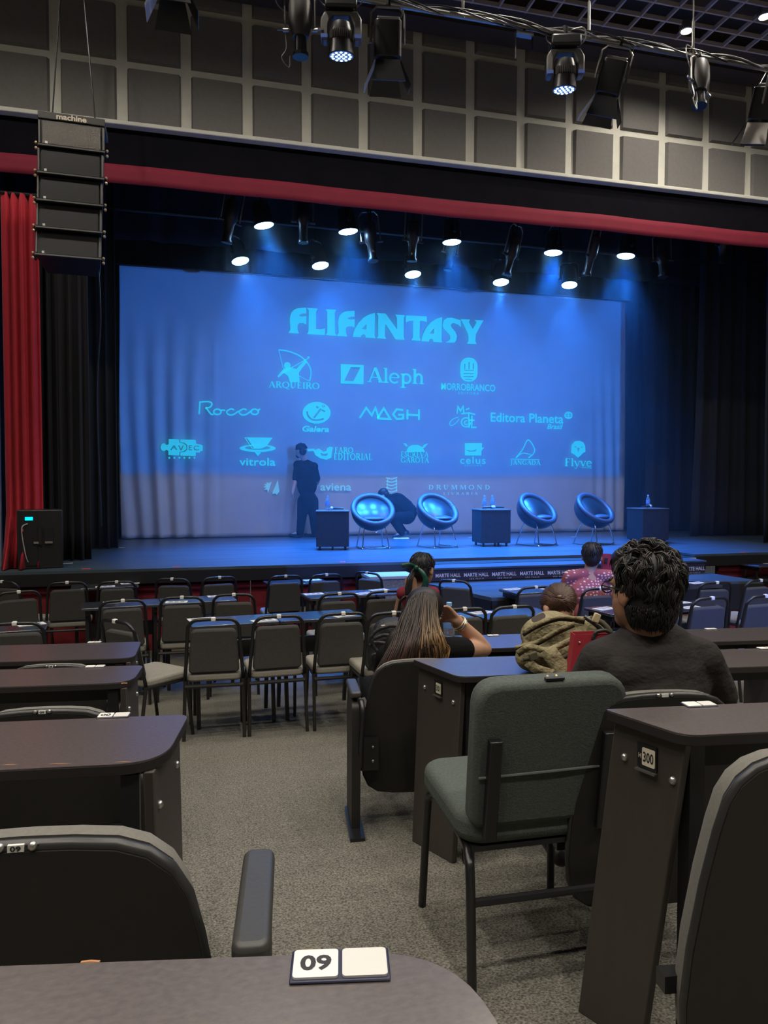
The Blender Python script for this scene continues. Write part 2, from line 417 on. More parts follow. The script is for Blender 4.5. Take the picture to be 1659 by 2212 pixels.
# ------------------------------------------------------------------ curtains
def curtain(name, label, mkey, x0, x1, y, z0, z1, folds, amp, group=None, rz=0, taper=0, seedv=1, cat='curtain', pool=0):
    rnd = random.Random(seedv); ph = [rnd.uniform(0, 6.28) for _ in range(6)]
    L = x1-x0; nu = max(24, int(folds*10)); t = thing(name, label, cat, ((x0+x1)/2, y, z0), rz, group)
    def fn(u, v):
        s_ = 2*PI*folds*u
        fo = math.sin(s_+ph[0]+.6*math.sin(s_*.37+ph[1]))+.45*math.sin(s_*1.9+ph[2])
        a = amp*(.55+.45*(1-v))
        xx = -L/2+L*u+ taper*(1-v)*(1-v)*(u-.5)
        return (xx+.25*a*math.cos(s_+ph[3]), a*fo - pool*max(0, .12-v)*4*(1+.4*math.sin(s_*.5)), v*(z1-z0))
    MB().grid(nu, 14, fn).build('drape', M_[mkey], t, smooth=True, solid=.012)
    MB().tube([(-L/2, 0, z1-z0), (L/2, 0, z1-z0)], .02, 8).build('rail', M_['black_metal'], t)
    return t
a = onY(8, 600, 8.72).x; b = onY(86, 600, 8.72).x
curtain('stage_curtain', 'red pleated stage curtain gathered at the left of the stage', 'red_cloth', a, b, 8.65, ZS+.01, ZC+3.2, 4.2, .05, seedv=3, pool=.5)
b2 = onY(160, 700, 9.3).x
curtain('leg_curtain', 'black leg curtain just right of the red curtain', 'black_cloth', b-.15, onY(188, 700, 9.3).x, 9.3, ZS+.01, 6.6, 5, .05, 'black leg curtains', seedv=5)
curtain('leg_curtain', 'black leg curtain at the left beside the white cloth', 'black_cloth', onY(150, 700, 11).x, onY(250, 700, 11).x, 11.0, ZS+.01, 6.6, 5, .05, 'black leg curtains', seedv=6)
curtain('leg_curtain', 'black leg curtain at the right edge of the white cloth', 'black_cloth', onY(1400, 900, 12.6).x, onY(1560, 900, 12.6).x, 12.6, ZS+.01, 6.6, 6, .05, 'black leg curtains', seedv=8)
curtain('leg_curtain', 'broad black leg curtain behind the right hand stage table', 'black_cloth', onY(1508, 900, 11.2).x, onY(1700, 900, 11.2).x, 11.2, ZS+.01, 6.6, 7, .06, 'black leg curtains', seedv=9, taper=.3)
curtain('leg_curtain', 'nearest black leg curtain at the right edge of the stage', 'black_cloth', onY(1648, 900, 9.6).x, onY(1760, 900, 9.6).x, 9.6, ZS+.01, 6.6, 5, .06, 'black leg curtains', seedv=10)
curtain('back_curtain', 'wide black curtain behind the white cloth', 'black_cloth', -6, 12.6, 13.7, ZS+.01, 8.2, 40, .05, seedv=11)
curtain('border_curtain', 'black border curtain hanging over the white cloth', 'black_cloth', -6, 12.6, 12.2, 5.75, 8.0, 30, .03, seedv=12)
# red valance along the header
vz0, vz1 = ZC+3.455, ZC+3.665
t = thing('red_valance', 'straight red valance strip across the top of the stage opening', 'curtain', (3, YW-.06, vz0))
MB().grid(220, 3, lambda u, v: (-10+20*u, .008*math.sin(u*90)+.006*math.sin(u*37+1), v*(vz1-vz0)+.006*math.sin(u*23))).build('drape', M_['valance_red'], t, smooth=True, solid=.01)
MB().box((0, .04, vz1-vz0), (20, .03, .02)).build('rail', M_['black_metal'], t)

# ------------------------------------------------------------------ white cloth screen with the projected picture
SA = onY(262, 570, YSC); SB = onY(1360, 652, YSC)
SX0, SX1 = onY(258, 850, YSC).x, onY(1350, 900, YSC).x
SZ1 = (SA.z+SB.z)/2
def cloth(X, Z):
    u = (X-SX0)/(SX1-SX0); v = (Z-ZS)/(SZ1-ZS); q = 0
    wl = max(0, 1-abs(u-.075)/.10)
    g = max(0, min(1, (.86-v)/.5))
    q += .055*wl**.7*g*math.sin(u*190+3*math.sin(v*2.1+u*8)+1.2*(1-v)**2*8*(u-.1))
    q += .030*max(0, 1-abs(u-.965)/.06)*max(0, min(1, (.8-v)/.5))*math.sin(u*260+v*3)
    lo = max(0, .16-v)/.16
    q += .022*lo*math.sin(u*95+6*v+2*math.sin(u*21))*(.4+.6*math.sin(u*13)**2)
    q += .05*math.sin(u*3.1*PI)*.25+.008*math.sin(v*9+u*5)
    q += .012*math.exp(-((u-.163)/.004)**2)*(1 if v < .75 else 0)
    return q
scr = thing('cloth_screen', 'large white cloth screen with a projected page of publisher logos', 'screen', ((SX0+SX1)/2, YSC, ZS))
def cl(u, v):
    Z = ZS+.01+(SZ1-ZS-.01)*v
    X = SX0+(SX1-SX0)*u - (.02*math.sin(v*5) if u < .01 else 0) + .015*math.sin(v*4)*(1 if u > .99 else 0)
    return (X-(SX0+SX1)/2, -cloth(X, Z), Z-ZS)
MB().grid(420, 60, cl).build('cloth', M_['white_cloth'], scr, smooth=True, solid=.006)
MB().tube([(SX0-.1-(SX0+SX1)/2, 0, SZ1-ZS), (SX1+.1-(SX0+SX1)/2, 0, SZ1-ZS)], .025).build('batten', M_['black_metal'], scr)

# ------------------------------------------------------------------ ceiling projector over the seats (above the picture), throwing the blue page on the cloth
PJ = Vector((4.0, 1.6, 3.2))
t = thing('video_projector', 'white video projector on a ceiling pole above the seats, out of view', 'projector', PJ)
MB().box((0, -.22, .0), (.42, .34, .14)).build('body', M_['white_plastic'], t, bevel=.015)
MB().cyl((.0, -.05, 0), (.0, -.02, 0), .05, n=20).build('lens', M_['lens_off'], t)
MB().tube([(0, -.22, .07), (0, -.22, ZCE-PJ.z+.26)], .02, 8).build('pole', M_['white_plastic'], t)
def projector_light():
    l = bpy.data.lights.new('projector_beam', 'SPOT'); l.energy = PROJ_W; l.color = (1, 1, 1); l.spot_size = R(80); l.spot_blend = .0; l.shadow_soft_size = .01
    o = bpy.data.objects.new('projector_beam', l); COL.objects.link(o); o.parent = t
    tg = Vector((4.0, YSC, 3.2)); o.rotation_euler = (tg-PJ).to_track_quat('-Z', 'Y').to_euler()
    l.use_nodes = True; nt = l.node_tree; em = nt.nodes['Emission']; tc = nt.nodes.new('ShaderNodeTexCoord'); sp = nt.nodes.new('ShaderNodeSeparateXYZ'); nt.links.new(tc.outputs['Normal'], sp.inputs[0])
    def mth(op, a, b=None):
        n = nt.nodes.new('ShaderNodeMath'); n.operation = op
        for i, k in enumerate((a, b)):
            if k is None: continue
            if isinstance(k, (int, float)): n.inputs[i].default_value = k
            else: nt.links.new(k, n.inputs[i])
        return n.outputs[0]
    az = mth('ABSOLUTE', sp.outputs[2]); u = mth('DIVIDE', sp.outputs[0], az); v = mth('DIVIDE', sp.outputs[1], az)
    Dp = YSC-PJ.y
    zb = onY(829, 1026, YSC).z
    m1 = mth('LESS_THAN', u, (SX1-.12-PJ.x)/Dp); m2 = mth('GREATER_THAN', u, (SX0-PJ.x)/Dp); m3 = mth('LESS_THAN', v, (SZ1-PJ.z)/Dp); m4 = mth('GREATER_THAN', v, (zb-PJ.z)/Dp)
    k = mth('MULTIPLY', mth('MULTIPLY', m1, m2), mth('MULTIPLY', m3, mth('ADD', mth('MULTIPLY', m4, .72), .28)))
    em.inputs[0].default_value = (.02, .2, 1, 1); nt.links.new(k, em.inputs[1])
    return o
projector_light()

# ------------------------------------------------------------------ lettering helpers (flat print and projected marks)
def proj(P):
    q = Vector(P)-CAM; z = q.dot(FW); return (W/2+FPX*q.dot(RT)/z, H/2-FPX*q.dot(UP)/z)
def curve_mesh(cu):
    o = bpy.data.objects.new('tmp', cu); COL.objects.link(o)
    dg = bpy.context.evaluated_depsgraph_get(); dg.update()
    me = bpy.data.meshes.new_from_object(o.evaluated_get(dg))
    vs = [(v.co.x, v.co.y) for v in me.vertices]; fs = [tuple(p.vertices) for p in me.polygons]
    bpy.data.objects.remove(o, do_unlink=True); bpy.data.meshes.remove(me); bpy.data.curves.remove(cu)
    return vs, fs
def norm(vs, fs):
    x0 = min(v[0] for v in vs); x1 = max(v[0] for v in vs); y0 = min(v[1] for v in vs); y1 = max(v[1] for v in vs)
    return [((x-x0)/(x1-x0), (y-y0)/(y1-y0)) for x, y in vs], fs
_tc = {}
def text2d(s, bold=0, shear=0, space=1):
    k = (s, bold, shear, space)
    if k not in _tc:
        cu = bpy.data.curves.new('txt', 'FONT'); cu.body = s; cu.offset = bold; cu.shear = shear; cu.space_character = space; cu.resolution_u = 3
        _tc[k] = norm(*curve_mesh(cu))
    return _tc[k]
def fill2d(polys):
    cu = bpy.data.curves.new('shape', 'CURVE'); cu.dimensions = '2D'; cu.fill_mode = 'BOTH'
    for P in polys:
        sp = cu.splines.new('POLY'); sp.points.add(len(P)-1); sp.use_cyclic_u = True
        for q, (x, y) in zip(sp.points, P): q.co = (x, y, 0, 1)
    return curve_mesh(cu)
def ribbon(P, w):      # flat stroke with mitred corners
    P = [Vector(p).to_2d() for p in P]; vs = []; fs = []; N = len(P)
    for i, p in enumerate(P):
        a = P[max(i-1, 0)]; b = P[min(i+1, N-1)]
        t0 = (p-a).normalized() if i else (b-p).normalized(); t1 = (b-p).normalized() if i < N-1 else t0
        t = (t0+t1); t = t.normalized() if t.length > 1e-4 else t0
        n_ = Vector((-t.y, t.x)); k = 1/max(.42, abs(t.dot(t0)))
        ww = w[i] if isinstance(w, (list, tuple)) else w
        vs += [tuple(p+n_*ww*k/2), tuple(p-n_*ww*k/2)]
    for i in range(N-1): fs.append((2*i, 2*i+1, 2*i+3, 2*i+2))
    return vs, fs
def circ(cx, cy, rx, ry=None, a0=0, a1=360, n=20):
    ry = rx if ry is None else ry
    return [(cx+rx*math.cos(R(lerp(a0, a1, i/n))), cy+ry*math.sin(R(lerp(a0, a1, i/n)))) for i in range(n+(a1-a0 != 360))]
# serif capitals drawn from strokes (x, y in units of cap height)
TK, TN = .17, .075
def _s(*p, w=TK): return (list(p), w)
def _bar(x, y, l=.34): return ([(x-l/2, y), (x+l/2, y)], .06)
def _o(cx, rx, a0=0, a1=360): 
    P = circ(cx, .5, rx, .46, a0, a1, 22)
    if a1-a0 == 360: P.append(P[0])
    return (P, [TN+(TK-TN)*abs(math.cos(R(lerp(a0, a1, i/(len(P)-1)))))for i in range(len(P))])
GL = {
 'A': (.86, [_s((.1, 0), (.42, .97), w=TN), _s((.43, .99), (.76, 0)), _s((.2, .33), (.65, .33), w=.06), _bar(.1, .02, .26), _bar(.76, .02, .3)]),
 'R': (.82, [_s((.18, 0), (.18, 1)), (smoothpts([(.18, .96), (.45, .96), (.6, .75), (.45, .52), (.18, .5)], 5), [TN]*6+[TK]*10+[TN]*5), _s((.4, .5), (.76, 0)), _bar(.18, .02), _bar(.12, .98, .2), _bar(.78, .02, .2)]),
 'Q': (.96, [_o(.46, .4), _s((.42, .05), (.7, -.14), (.95, -.2), w=.09)]), 'O': (.96, [_o(.46, .4)]),
 'U': (.86, [(smoothpts([(.18, 1), (.18, .35), (.4, .03), (.66, .3), (.68, 1)], 5), [TK]*11+[TN]*10), _bar(.18, .98, .3), _bar(.68, .98, .26)]),
 'E': (.68, [_s((.18, 0), (.18, 1)), _s((.1, .97), (.58, .97), w=.07), _s((.1, .03), (.6, .03), w=.07), _s((.18, .52), (.48, .52), w=.07), _s((.57, .97), (.57, .8), w=.05), _s((.6, .03), (.62, .22), w=.05)]),
 'I': (.38, [_s((.19, 0), (.19, 1)), _bar(.19, .02), _bar(.19, .98)]),
 'F': (.62, [_s((.18, 0), (.18, 1)), _s((.1, .97), (.56, .97), w=.07), _s((.18, .52), (.46, .52), w=.07), _s((.55, .97), (.55, .78), w=.05), _bar(.18, .02)]),
 'D': (.9, [_s((.18, 0), (.18, 1)), (smoothpts([(.18, .97), (.5, .95), (.76, .5), (.5, .05), (.18, .03)], 5), [TN]*6+[TK]*10+[TN]*5), _bar(.12, .02, .2), _bar(.12, .98, .2)]),
 'T': (.74, [_s((.37, 0), (.37, 1)), _s((.03, .97), (.71, .97), w=.07), _s((.05, .97), (.03, .78), w=.05), _s((.69, .97), (.71, .78), w=.05), _bar(.37, .02)]),
 'L': (.66, [_s((.18, 0), (.18, 1)), _s((.1, .03), (.6, .03), w=.07), _s((.6, .03), (.62, .25), w=.05), _bar(.18, .98)]),
 'S': (.62, [(smoothpts([(.52, .8), (.3, .97), (.1, .76), (.3, .52), (.5, .27), (.3, .03), (.06, .22)], 5), .12)]),
 'C': (.86, [_o(.46, .4, 40, 320), _s((.77, .82), (.79, .98), w=.05)]), 'G': (.92, [_o(.46, .4, 40, 320), _s((.77, .4), (.77, .1), w=.14), _bar(.74, .42, .26)]),
 'V': (.86, [_s((.1, 1), (.43, 0)), _s((.44, .0), (.76, 1), w=TN), _bar(.1, .98, .3), _bar(.76, .98, .26)]),
 'J': (.5, [(smoothpts([(.28, 1), (.28, .2), (.15, -.12), (0, -.1)], 5), .14), _bar(.28, .98)]),
 'N': (.96, [_s((.16, 0), (.16, 1), w=TN), _s((.16, 1), (.76, 0)), _s((.78, 0), (.78, 1), w=TN), _bar(.16, .02, .26), _bar(.12, .98, .2), _bar(.78, .98, .26)]),
 'M': (1.1, [_s((.14, 0), (.17, 1), w=TN), _s((.18, 1), (.53, .05)), _s((.53, .02), (.88, 1), w=TN), _s((.92, 1), (.95, 0)), _bar(.14, .02, .26), _bar(.96, .02, .3)]),
 'Y': (.8, [_s((.1, 1), (.4, .48)), _s((.4, .45), (.4, 0)), _s((.42, .48), (.7, 1), w=TN), _bar(.1, .98, .28), _bar(.7, .98, .24), _bar(.4, .02)]),
 'l': (.34, [_s((.17, 0), (.17, 1.0), w=.14), _bar(.17, .02, .32), _bar(.11, .97, .16)]),
 'e': (.6, [(circ(.3, .32, .25, .32, 8, 318, 18), .11), _s((.08, .36), (.54, .36), w=.06)]),
 'p': (.68, [_s((.18, -.3), (.18, .66), w=.14), (circ(.36, .32, .24, .31, 150, -150, 18), .12), _bar(.18, -.28, .32), _bar(.11, .63, .14)]),
 'h': (.72, [_s((.16, 0), (.16, 1), w=.14), (smoothpts([(.16, .45), (.36, .66), (.54, .5), (.54, 0)], 5), .13), _bar(.16, .02, .3), _bar(.54, .02, .3), _bar(.1, .97, .16)]),
 'y': (.64, [_s((.08, .66), (.32, .02), w=.13), (smoothpts([(.56, .66), (.34, 0), (.2, -.3), (.02, -.25)], 4), .07), _bar(.08, .65, .24), _bar(.56, .65, .2)]),
 'v': (.62, [_s((.08, .66), (.3, .0), w=.13), _s((.31, .0), (.54, .66), w=.07), _bar(.08, .65, .24), _bar(.54, .65, .2)]),
 ' ': (.35, []),
}
def serif2d(s, gap=.06):
    vs = []; fs = []; x = 0
    for ch in s:
        w_, st_ = GL[ch]
        for P, ww in st_:
            a, b = ribbon([(q[0], q[1]) for q in P], ww); n_ = len(vs)
            vs += [(q[0]+x, q[1]) for q in a]; fs += [tuple(i+n_ for i in f) for f in b]
        x += w_+gap
    return norm(vs, fs)
class Sheet:           # collects flat marks given in picture pixels and lays them on a real plane
    def __init__(s, pt, slope): s.pt = pt; s.slope = slope; s.m = MB()
    def shape(s, vs, fs): s.m.add([s.pt(*v) for v in vs], fs)
    def words(s, d, box):
        vs, fs = d; x0, y0, x1, y1 = box; sl = s.slope((x0+x1)/2, (y0+y1)/2); xc = (x0+x1)/2
        out = []
        for u, v in vs:
            X = x0+(x1-x0)*u; out.append((X, y1+(y0-y1)*v+sl*(X-xc)))
        s.shape(out, fs)
def plane_slope(pt, ex):
    def f(x, y):
        P = Vector(pt(x, y)); a = proj(P); b = proj(P+Vector(ex)*.2); return (b[1]-a[1])/(b[0]-a[0])
    return f
def spt(x, y, off=.05):
    P = onY(x, y, YSC-off); return (P.x, P.y, P.z)
def logo(name, build, m_='projected'):
    s = Sheet(spt, plane_slope(spt, (1, 0, 0))); build(s)
    o = s.m.build(name, M_[m_]); o.parent = scr; o.matrix_parent_inverse = Matrix.Translation(-Vector(scr.location)); return o
def px_(ox, oy, sc): return lambda P: [(ox+x/sc, oy+y/sc) for x, y in P]
c1 = px_(600, 640, 3.456)
def title(s):
    F = [(78, 273), (95, 250), (90, 180), (92, 150), (102, 120), (122, 100), (150, 89), (212, 85), (212, 130), (195, 128), (170, 133), (155, 145), (180, 152), (212, 148), (212, 210), (190, 200), (160, 200), (147, 215), (147, 250), (158, 277)]
    A = [(560, 302), (566, 268), (580, 235), (605, 195), (640, 160), (680, 137), (726, 124), (722, 295), (730, 313), (655, 308), (655, 292), (640, 283), (622, 292), (622, 306)]
    Ah = [(625, 246), (662, 205), (662, 248)]
    L = [[F], [[(217, 87), (298, 93), (285, 115), (285, 245), (320, 248), (352, 240), (350, 290), (217, 282), (230, 265), (232, 105)]],
         [[(357, 97), (437, 100), (425, 120), (427, 275), (440, 295), (357, 290), (370, 272), (370, 115)]], [[(x+361, y+23) for x, y in F]],
         [A, Ah], [[(738, 125), (805, 130), (892, 250), (890, 160), (878, 137), (950, 142), (940, 160), (940, 305), (948, 325), (880, 322), (805, 205), (800, 230), (800, 300), (810, 318), (738, 313), (750, 295), (750, 145)]],
         [[(957, 143), (1112, 150), (1112, 195), (1095, 185), (1060, 183), (1058, 310), (1068, 332), (995, 328), (1010, 308), (1012, 182), (985, 182), (958, 195)]],
         [[(1073+(x-560)*.92, y*1.0+32) for x, y in A], [(1073+(x-560)*.92, y+32) for x, y in Ah]],
         [[(1230, 215), (1240, 180), (1265, 162), (1300, 160), (1365, 180), (1368, 232), (1345, 210), (1318, 200), (1300, 202), (1290, 215), (1298, 235), (1325, 265), (1337, 295), (1333, 325), (1320, 346), (1250, 345), (1275, 335), (1290, 315), (1285, 290), (1260, 262), (1238, 240)]],
         [[(1365, 170), (1438, 175), (1425, 190), (1455, 245), (1485, 195), (1470, 178), (1537, 180), (1520, 205), (1478, 285), (1475, 335), (1485, 357), (1410, 354), (1425, 335), (1422, 285), (1385, 205)]]]
    for g in L: s.shape(*fill2d([c1(P) for P in g]))
logo('projected_title', title)
c3 = px_(240, 560, 2.8119)
def archer(s):
    s.shape(*ribbon(c3(smoothpts([(1018, 550), (1080, 560), (1150, 590), (1200, 640), (1215, 690), (1205, 740)], 4)), 2.6))
    s.shape(*ribbon(c3([(1018, 550), (1045, 660), (1205, 740)]), 1.2)); s.shape(*ribbon(c3([(1040, 690), (1200, 600)]), 1.5))
    s.shape(*fill2d([c3([(1190, 592), (1208, 590), (1200, 606)])]))
    s.shape(*fill2d([c3(circ(1070, 645, 20, 20))]))
    s.shape(*fill2d([c3([(1050, 665), (1090, 658), (1125, 668), (1150, 640), (1180, 612), (1190, 625), (1160, 660), (1140, 690), (1145, 745), (1085, 745), (1075, 710), (1050, 690), (1015, 720), (1012, 708), (1040, 675)])]))
    s.words(serif2d('ARQUEIRO'), (580, 825, 690, 842))
logo('projected_logo', archer)
def aleph(s):
    s.shape(*fill2d([c1([(470, 506), (642, 514), (640, 656), (470, 651)]), c1([(545, 528), (618, 530), (565, 634), (495, 632)])]))
    s.words(serif2d('Aleph', .02), (793, 795, 916, 837))
logo('projected_logo', aleph)
def morro(s):
    bar = lambda x0, y0, x1, y1: c1([(x0, y0), (x1, y0), (x1, y1), (x0, y1)])
    s.shape(*fill2d([c1(rrectc(1427, 548, 64, 90, 60)), bar(1392, 505, 1400, 545), bar(1424, 490, 1432, 545), bar(1456, 500, 1464, 545), bar(1392, 550, 1464, 557), bar(1385, 575, 1462, 582), bar(1385, 597, 1462, 604), bar(1400, 619, 1452, 626)]))
    s.words(text2d('MORROBRANCO', .012), (953, 829, 1070, 844)); s.words(text2d('EDITORA', 0, 0, 1.5), (990, 847, 1035, 852))
def rrectc(cx, cy, hw, hh, r): return [(cx+x, cy+y) for x, y in rrect(2*hw, 2*hh, r)]
logo('projected_logo', morro)
c4 = px_(400, 840, 3.770)
def rocco(s):
    s.shape(*ribbon(c4([(113, 206), (120, 108), (150, 105)]), 3.4))
    s.shape(*ribbon(c4(smoothpts([(145, 105), (200, 106), (218, 125), (200, 150), (165, 154)], 5)), 3.2))
    s.shape(*ribbon(c4(smoothpts([(165, 154), (180, 168), (210, 205), (232, 208)], 5)), 3.2))
    for cx in (262, 566): s.shape(*ribbon(c4(circ(cx, 187, 30, 22, n=18)+[(cx+30, 187)]), 3.2))
    for cx in (360, 462): s.shape(*ribbon(c4(smoothpts([(cx+38, 172), (cx+12, 164), (cx-22, 185), (cx-5, 210), (cx+30, 210), (cx+75, 180)], 5)), 3.2))
    s.shape(*ribbon(c4(smoothpts([(288, 178), (310, 172), (325, 178)], 4)), 3.0)); s.shape(*ribbon(c4(smoothpts([(592, 178), (604, 168), (612, 165)], 4)), 3.0))
logo('projected_logo', rocco)
def outline(P, w):
    vs, _ = ribbon(P, w); return vs[0::2]+vs[1::2][::-1]
def galera(s):
    c = c4
    H_ = [outline([(1106, 160), (1048, 236)], 15), outline([(1066, 143), (1086, 157)], 13), outline([(1112, 172), (1140, 186)], 13), outline(smoothpts([(992, 182), (1000, 218), (1030, 248), (1075, 256), (1128, 244)], 5), 15), circ(1126, 140, 13, 11, n=12), circ(1126, 140, 6, 5, n=10)]
    s.shape(*fill2d([c(circ(1070, 195, 114, 88, n=36))]+[c(h_) for h_ in H_]))
    s.words(text2d('Galera', .03, .2), (653, 920, 711, 933))
logo('projected_logo', galera)
def magh(s):
    for P in ([(777, 903), (791, 881), (803, 897), (811, 881), (818, 903)], [(815, 904), (829, 882), (843, 905), (815, 904)], [(871, 886), (857, 884), (849, 895), (857, 905), (871, 904), (871, 896), (860, 896)], [(880, 885), (880, 906)], [(880, 896), (904, 897)], [(905, 884), (905, 907)]):
        s.shape(*ribbon(P, 4.2))
logo('projected_logo', magh)
c5 = px_(840, 840, 3.456)
def mogl(s):
    for P in ([(510, 185), (515, 130), (535, 165), (555, 130), (560, 180)], [(540, 185), (600, 180), (645, 192)], [(575, 155), (602, 145)], [(595, 180), (600, 290)], [(620, 200), (618, 288), (655, 288)], [(600, 235), (640, 235)]):
        s.shape(*ribbon(c5(P), 3.0))
    s.shape(*ribbon(c5(smoothpts(circ(575, 250, 34, 34, 0, 330, 12), 2)), 2.6)); s.shape(*ribbon(c5(circ(578, 252, 14, 14, 40, 300, 10)), 2.2))
    s.shape(*ribbon(c5(smoothpts([(520, 210), (480, 225), (455, 255), (465, 275), (500, 255), (525, 225)], 4)), 1.6))
logo('projected_logo', mogl)
def planeta(s):
    s.words(text2d('Editora Planeta', .01), (1060, 893, 1217, 913)); s.words(text2d('Brasil', .015, .3), (1182, 916, 1216, 927))
    s.shape(*ribbon(circ(1228, 897, 8, 7, n=18)+[(1236, 897)], 1.8))
    for k in (-4, 0, 4): s.shape(*ribbon([(1221, 897+k), (1235, 898+k)], 1.5))
    s.shape(*ribbon([(1228, 890), (1228, 904)], 1.4))
logo('projected_logo', planeta)
c6 = px_(330, 930, 7.213)
def avec(s):
    s.shape(*fill2d([c6([(250, 135), (410, 140), (415, 190), (470, 200), (520, 235), (525, 290), (480, 325), (415, 335), (415, 390), (245, 385), (245, 320), (215, 300), (180, 325), (140, 310), (125, 265), (140, 215), (180, 200), (215, 230), (250, 215)]),
                     c6([(275, 305), (320, 232), (345, 232), (385, 305), (360, 305), (345, 280), (310, 280), (300, 305)]), c6([(395, 235), (420, 235), (440, 285), (465, 235), (485, 235), (450, 310), (430, 310)])]))
    s.shape(*fill2d([c6([(430, 142), (672, 150), (675, 210), (760, 225), (778, 240), (775, 320), (735, 325), (735, 350), (672, 340), (670, 397), (430, 395), (430, 345), (500, 335), (540, 300), (540, 230), (490, 190), (430, 185)]),
                     c6([(560, 232), (615, 234), (612, 248), (575, 246), (575, 262), (605, 264), (605, 275), (575, 274), (575, 296), (615, 298), (615, 312), (560, 310)]), c6([(720, 245), (690, 236), (650, 240), (632, 272), (645, 305), (680, 318), (722, 305), (722, 292), (685, 300), (655, 285), (660, 255), (685, 250), (715, 262)])]))
    for k in range(6): s.shape(*fill2d([c6(circ(260+k*78, 428, 16, 16, n=8))]))
o_ = logo('projected_logo', avec); o_.location = (0, -.05, 0)
def vitrola(s):
    s.shape(*fill2d([c4([(480, 395), (710, 398), (660, 470), (610, 490), (545, 488)]), c4([(492, 402), (505, 402), (560, 482), (548, 482)])]))
    s.shape(*fill2d([c4(circ(590, 484, 147, 30, n=30)), c4(circ(590, 480, 105, 17, n=30))])); s.shape(*fill2d([c4([(565, 515), (618, 516), (593, 548)])]))
    s.words(text2d('vitrola', .012), (517, 989, 595, 1006))
logo('projected_logo', vitrola)
def faro(s):
    s.shape(*fill2d([c4([(995, 490), (1050, 488), (1060, 500), (1085, 485), (1110, 500), (1125, 515), (1150, 505), (1155, 485), (1180, 470), (1203, 478), (1195, 510), (1190, 560), (1150, 577), (1100, 565), (1060, 540), (1045, 505), (1000, 508)]), c4([(1100, 520), (1130, 530), (1165, 525), (1150, 545), (1110, 545)])]))
    s.words(serif2d('FARO'), (723, 966, 763, 979)); s.words(serif2d('EDITORIAL'), (722, 979, 804, 994))
logo('projected_logo', faro)
def escreva(s):
    s.shape(*fill2d([c5([(130, 470), (145, 435), (175, 420), (215, 418), (250, 435), (270, 470)])])); 
    s.shape(*fill2d([c5([(105, 405), (128, 408), (140, 425), (130, 432)])])); s.shape(*fill2d([c5([(295, 405), (262, 418), (245, 445), (265, 440)])]))
    s.words(serif2d('ESCREVA'), (867, 975, 926, 988)); s.words(serif2d('GAROTA'), (866, 988, 927, 1000))
logo('projected_logo', escreva)
def celus(s):
    s.shape(*fill2d([c5([(568, 405), (695, 405), (694, 440), (712, 436), (690, 465), (690, 498), (568, 497)]), c5([(575, 455), (620, 462), (660, 450), (645, 468), (600, 470)])]))
    s.words(text2d('celus', .0, 0, 1.1), (994, 986, 1049, 1002)); s.words(text2d('EDITORA', 0, 0, 1.5), (1004, 1004, 1040, 1007))
logo('projected_logo', celus)
def jangada(s):
    s.shape(*ribbon(c5(smoothpts([(950, 515), (1000, 450), (1040, 380), (1085, 440), (1082, 480), (1042, 515)], 4)), 2.2)); s.shape(*ribbon(c5(smoothpts([(955, 510), (1000, 480), (1060, 490)], 4)), 1.6))
    s.shape(*ribbon(c5([(908, 524), (1125, 528)]), 1.2)); s.words(serif2d('JANGADA'), (1102, 994, 1168, 1006))
logo('projected_logo', jangada)
def flyve(s):
    s.shape(*fill2d([c5([(1365, 420), (1390, 392), (1420, 388), (1450, 398), (1465, 425), (1468, 470), (1450, 478), (1440, 490), (1412, 515), (1385, 490), (1362, 478)]), c5([(1380, 430), (1402, 428), (1395, 440)]), c5([(1430, 432), (1450, 430), (1440, 442)]), c5([(1405, 440), (1425, 440), (1420, 465), (1412, 475)])]))
    s.words(serif2d('Flyve', .02), (1220, 990, 1279, 1013)); s.shape(*ribbon([(1257, 1010), (1278, 1011)], 1.2))
logo('projected_logo', flyve)
def plane_(s):
    s.shape(*fill2d([c4([(755, 740), (762, 800), (768, 835), (745, 865), (735, 850), (710, 858), (715, 830), (735, 790)])]))
    s.shape(*fill2d([c4([(705, 755), (690, 800), (675, 848), (668, 820), (640, 822), (662, 806), (636, 798), (660, 790), (640, 775), (668, 778), (660, 760), (682, 768)])]))
logo('projected_logo', plane_, 'projected_dim')
def viena(s): s.words(text2d('aviena', .015), (692, 1044, 759, 1060))
logo('projected_logo', viena, 'projected_dim')
def jar(s):
    for k in range(5): s.shape(*ribbon([(834, 1032+k*7), (846, 1035+k*7), (858, 1031+k*7)], 2.6))
    s.shape(*ribbon([(838, 1034), (836, 1062)], 1.6)); s.shape(*ribbon([(856, 1034), (857, 1062)], 1.6))
logo('projected_logo', jar, 'projected_dim')
def drum(s): s.words(serif2d('DRUMMOND', .45), (926, 1047, 1058, 1058)); s.words(serif2d('LIVRARIA', .6), (958, 1063, 1032, 1069))
logo('projected_logo', drum, 'projected_dim')
# printed hall name on the low step
def rpt(x, y): P = onY(x, y, YR-.006); return (P.x, P.y, P.z)
pw = mat('print_white', (.75, .70, .62), .6)
for i in range(10):
    sh = Sheet(rpt, plane_slope(rpt, (1, 0, 0)))
    xc = 968+i*61.2-.25*i*i; yc = 1243.5-i*1.62; hw = 27-.35*i
    sh.words(text2d('MARTE HALL', .02), (xc-hw, yc-4.6, xc+hw, yc+3.4)); sh.words(text2d('SÃO PAULO', .01, 0, 1.6), (xc-hw*.55, yc+6, xc+hw*.6, yc+9.5))
    o = sh.m.build('printed_logo', pw); o.parent = pst; o.matrix_parent_inverse = Matrix.Translation(-Vector(pst.location))

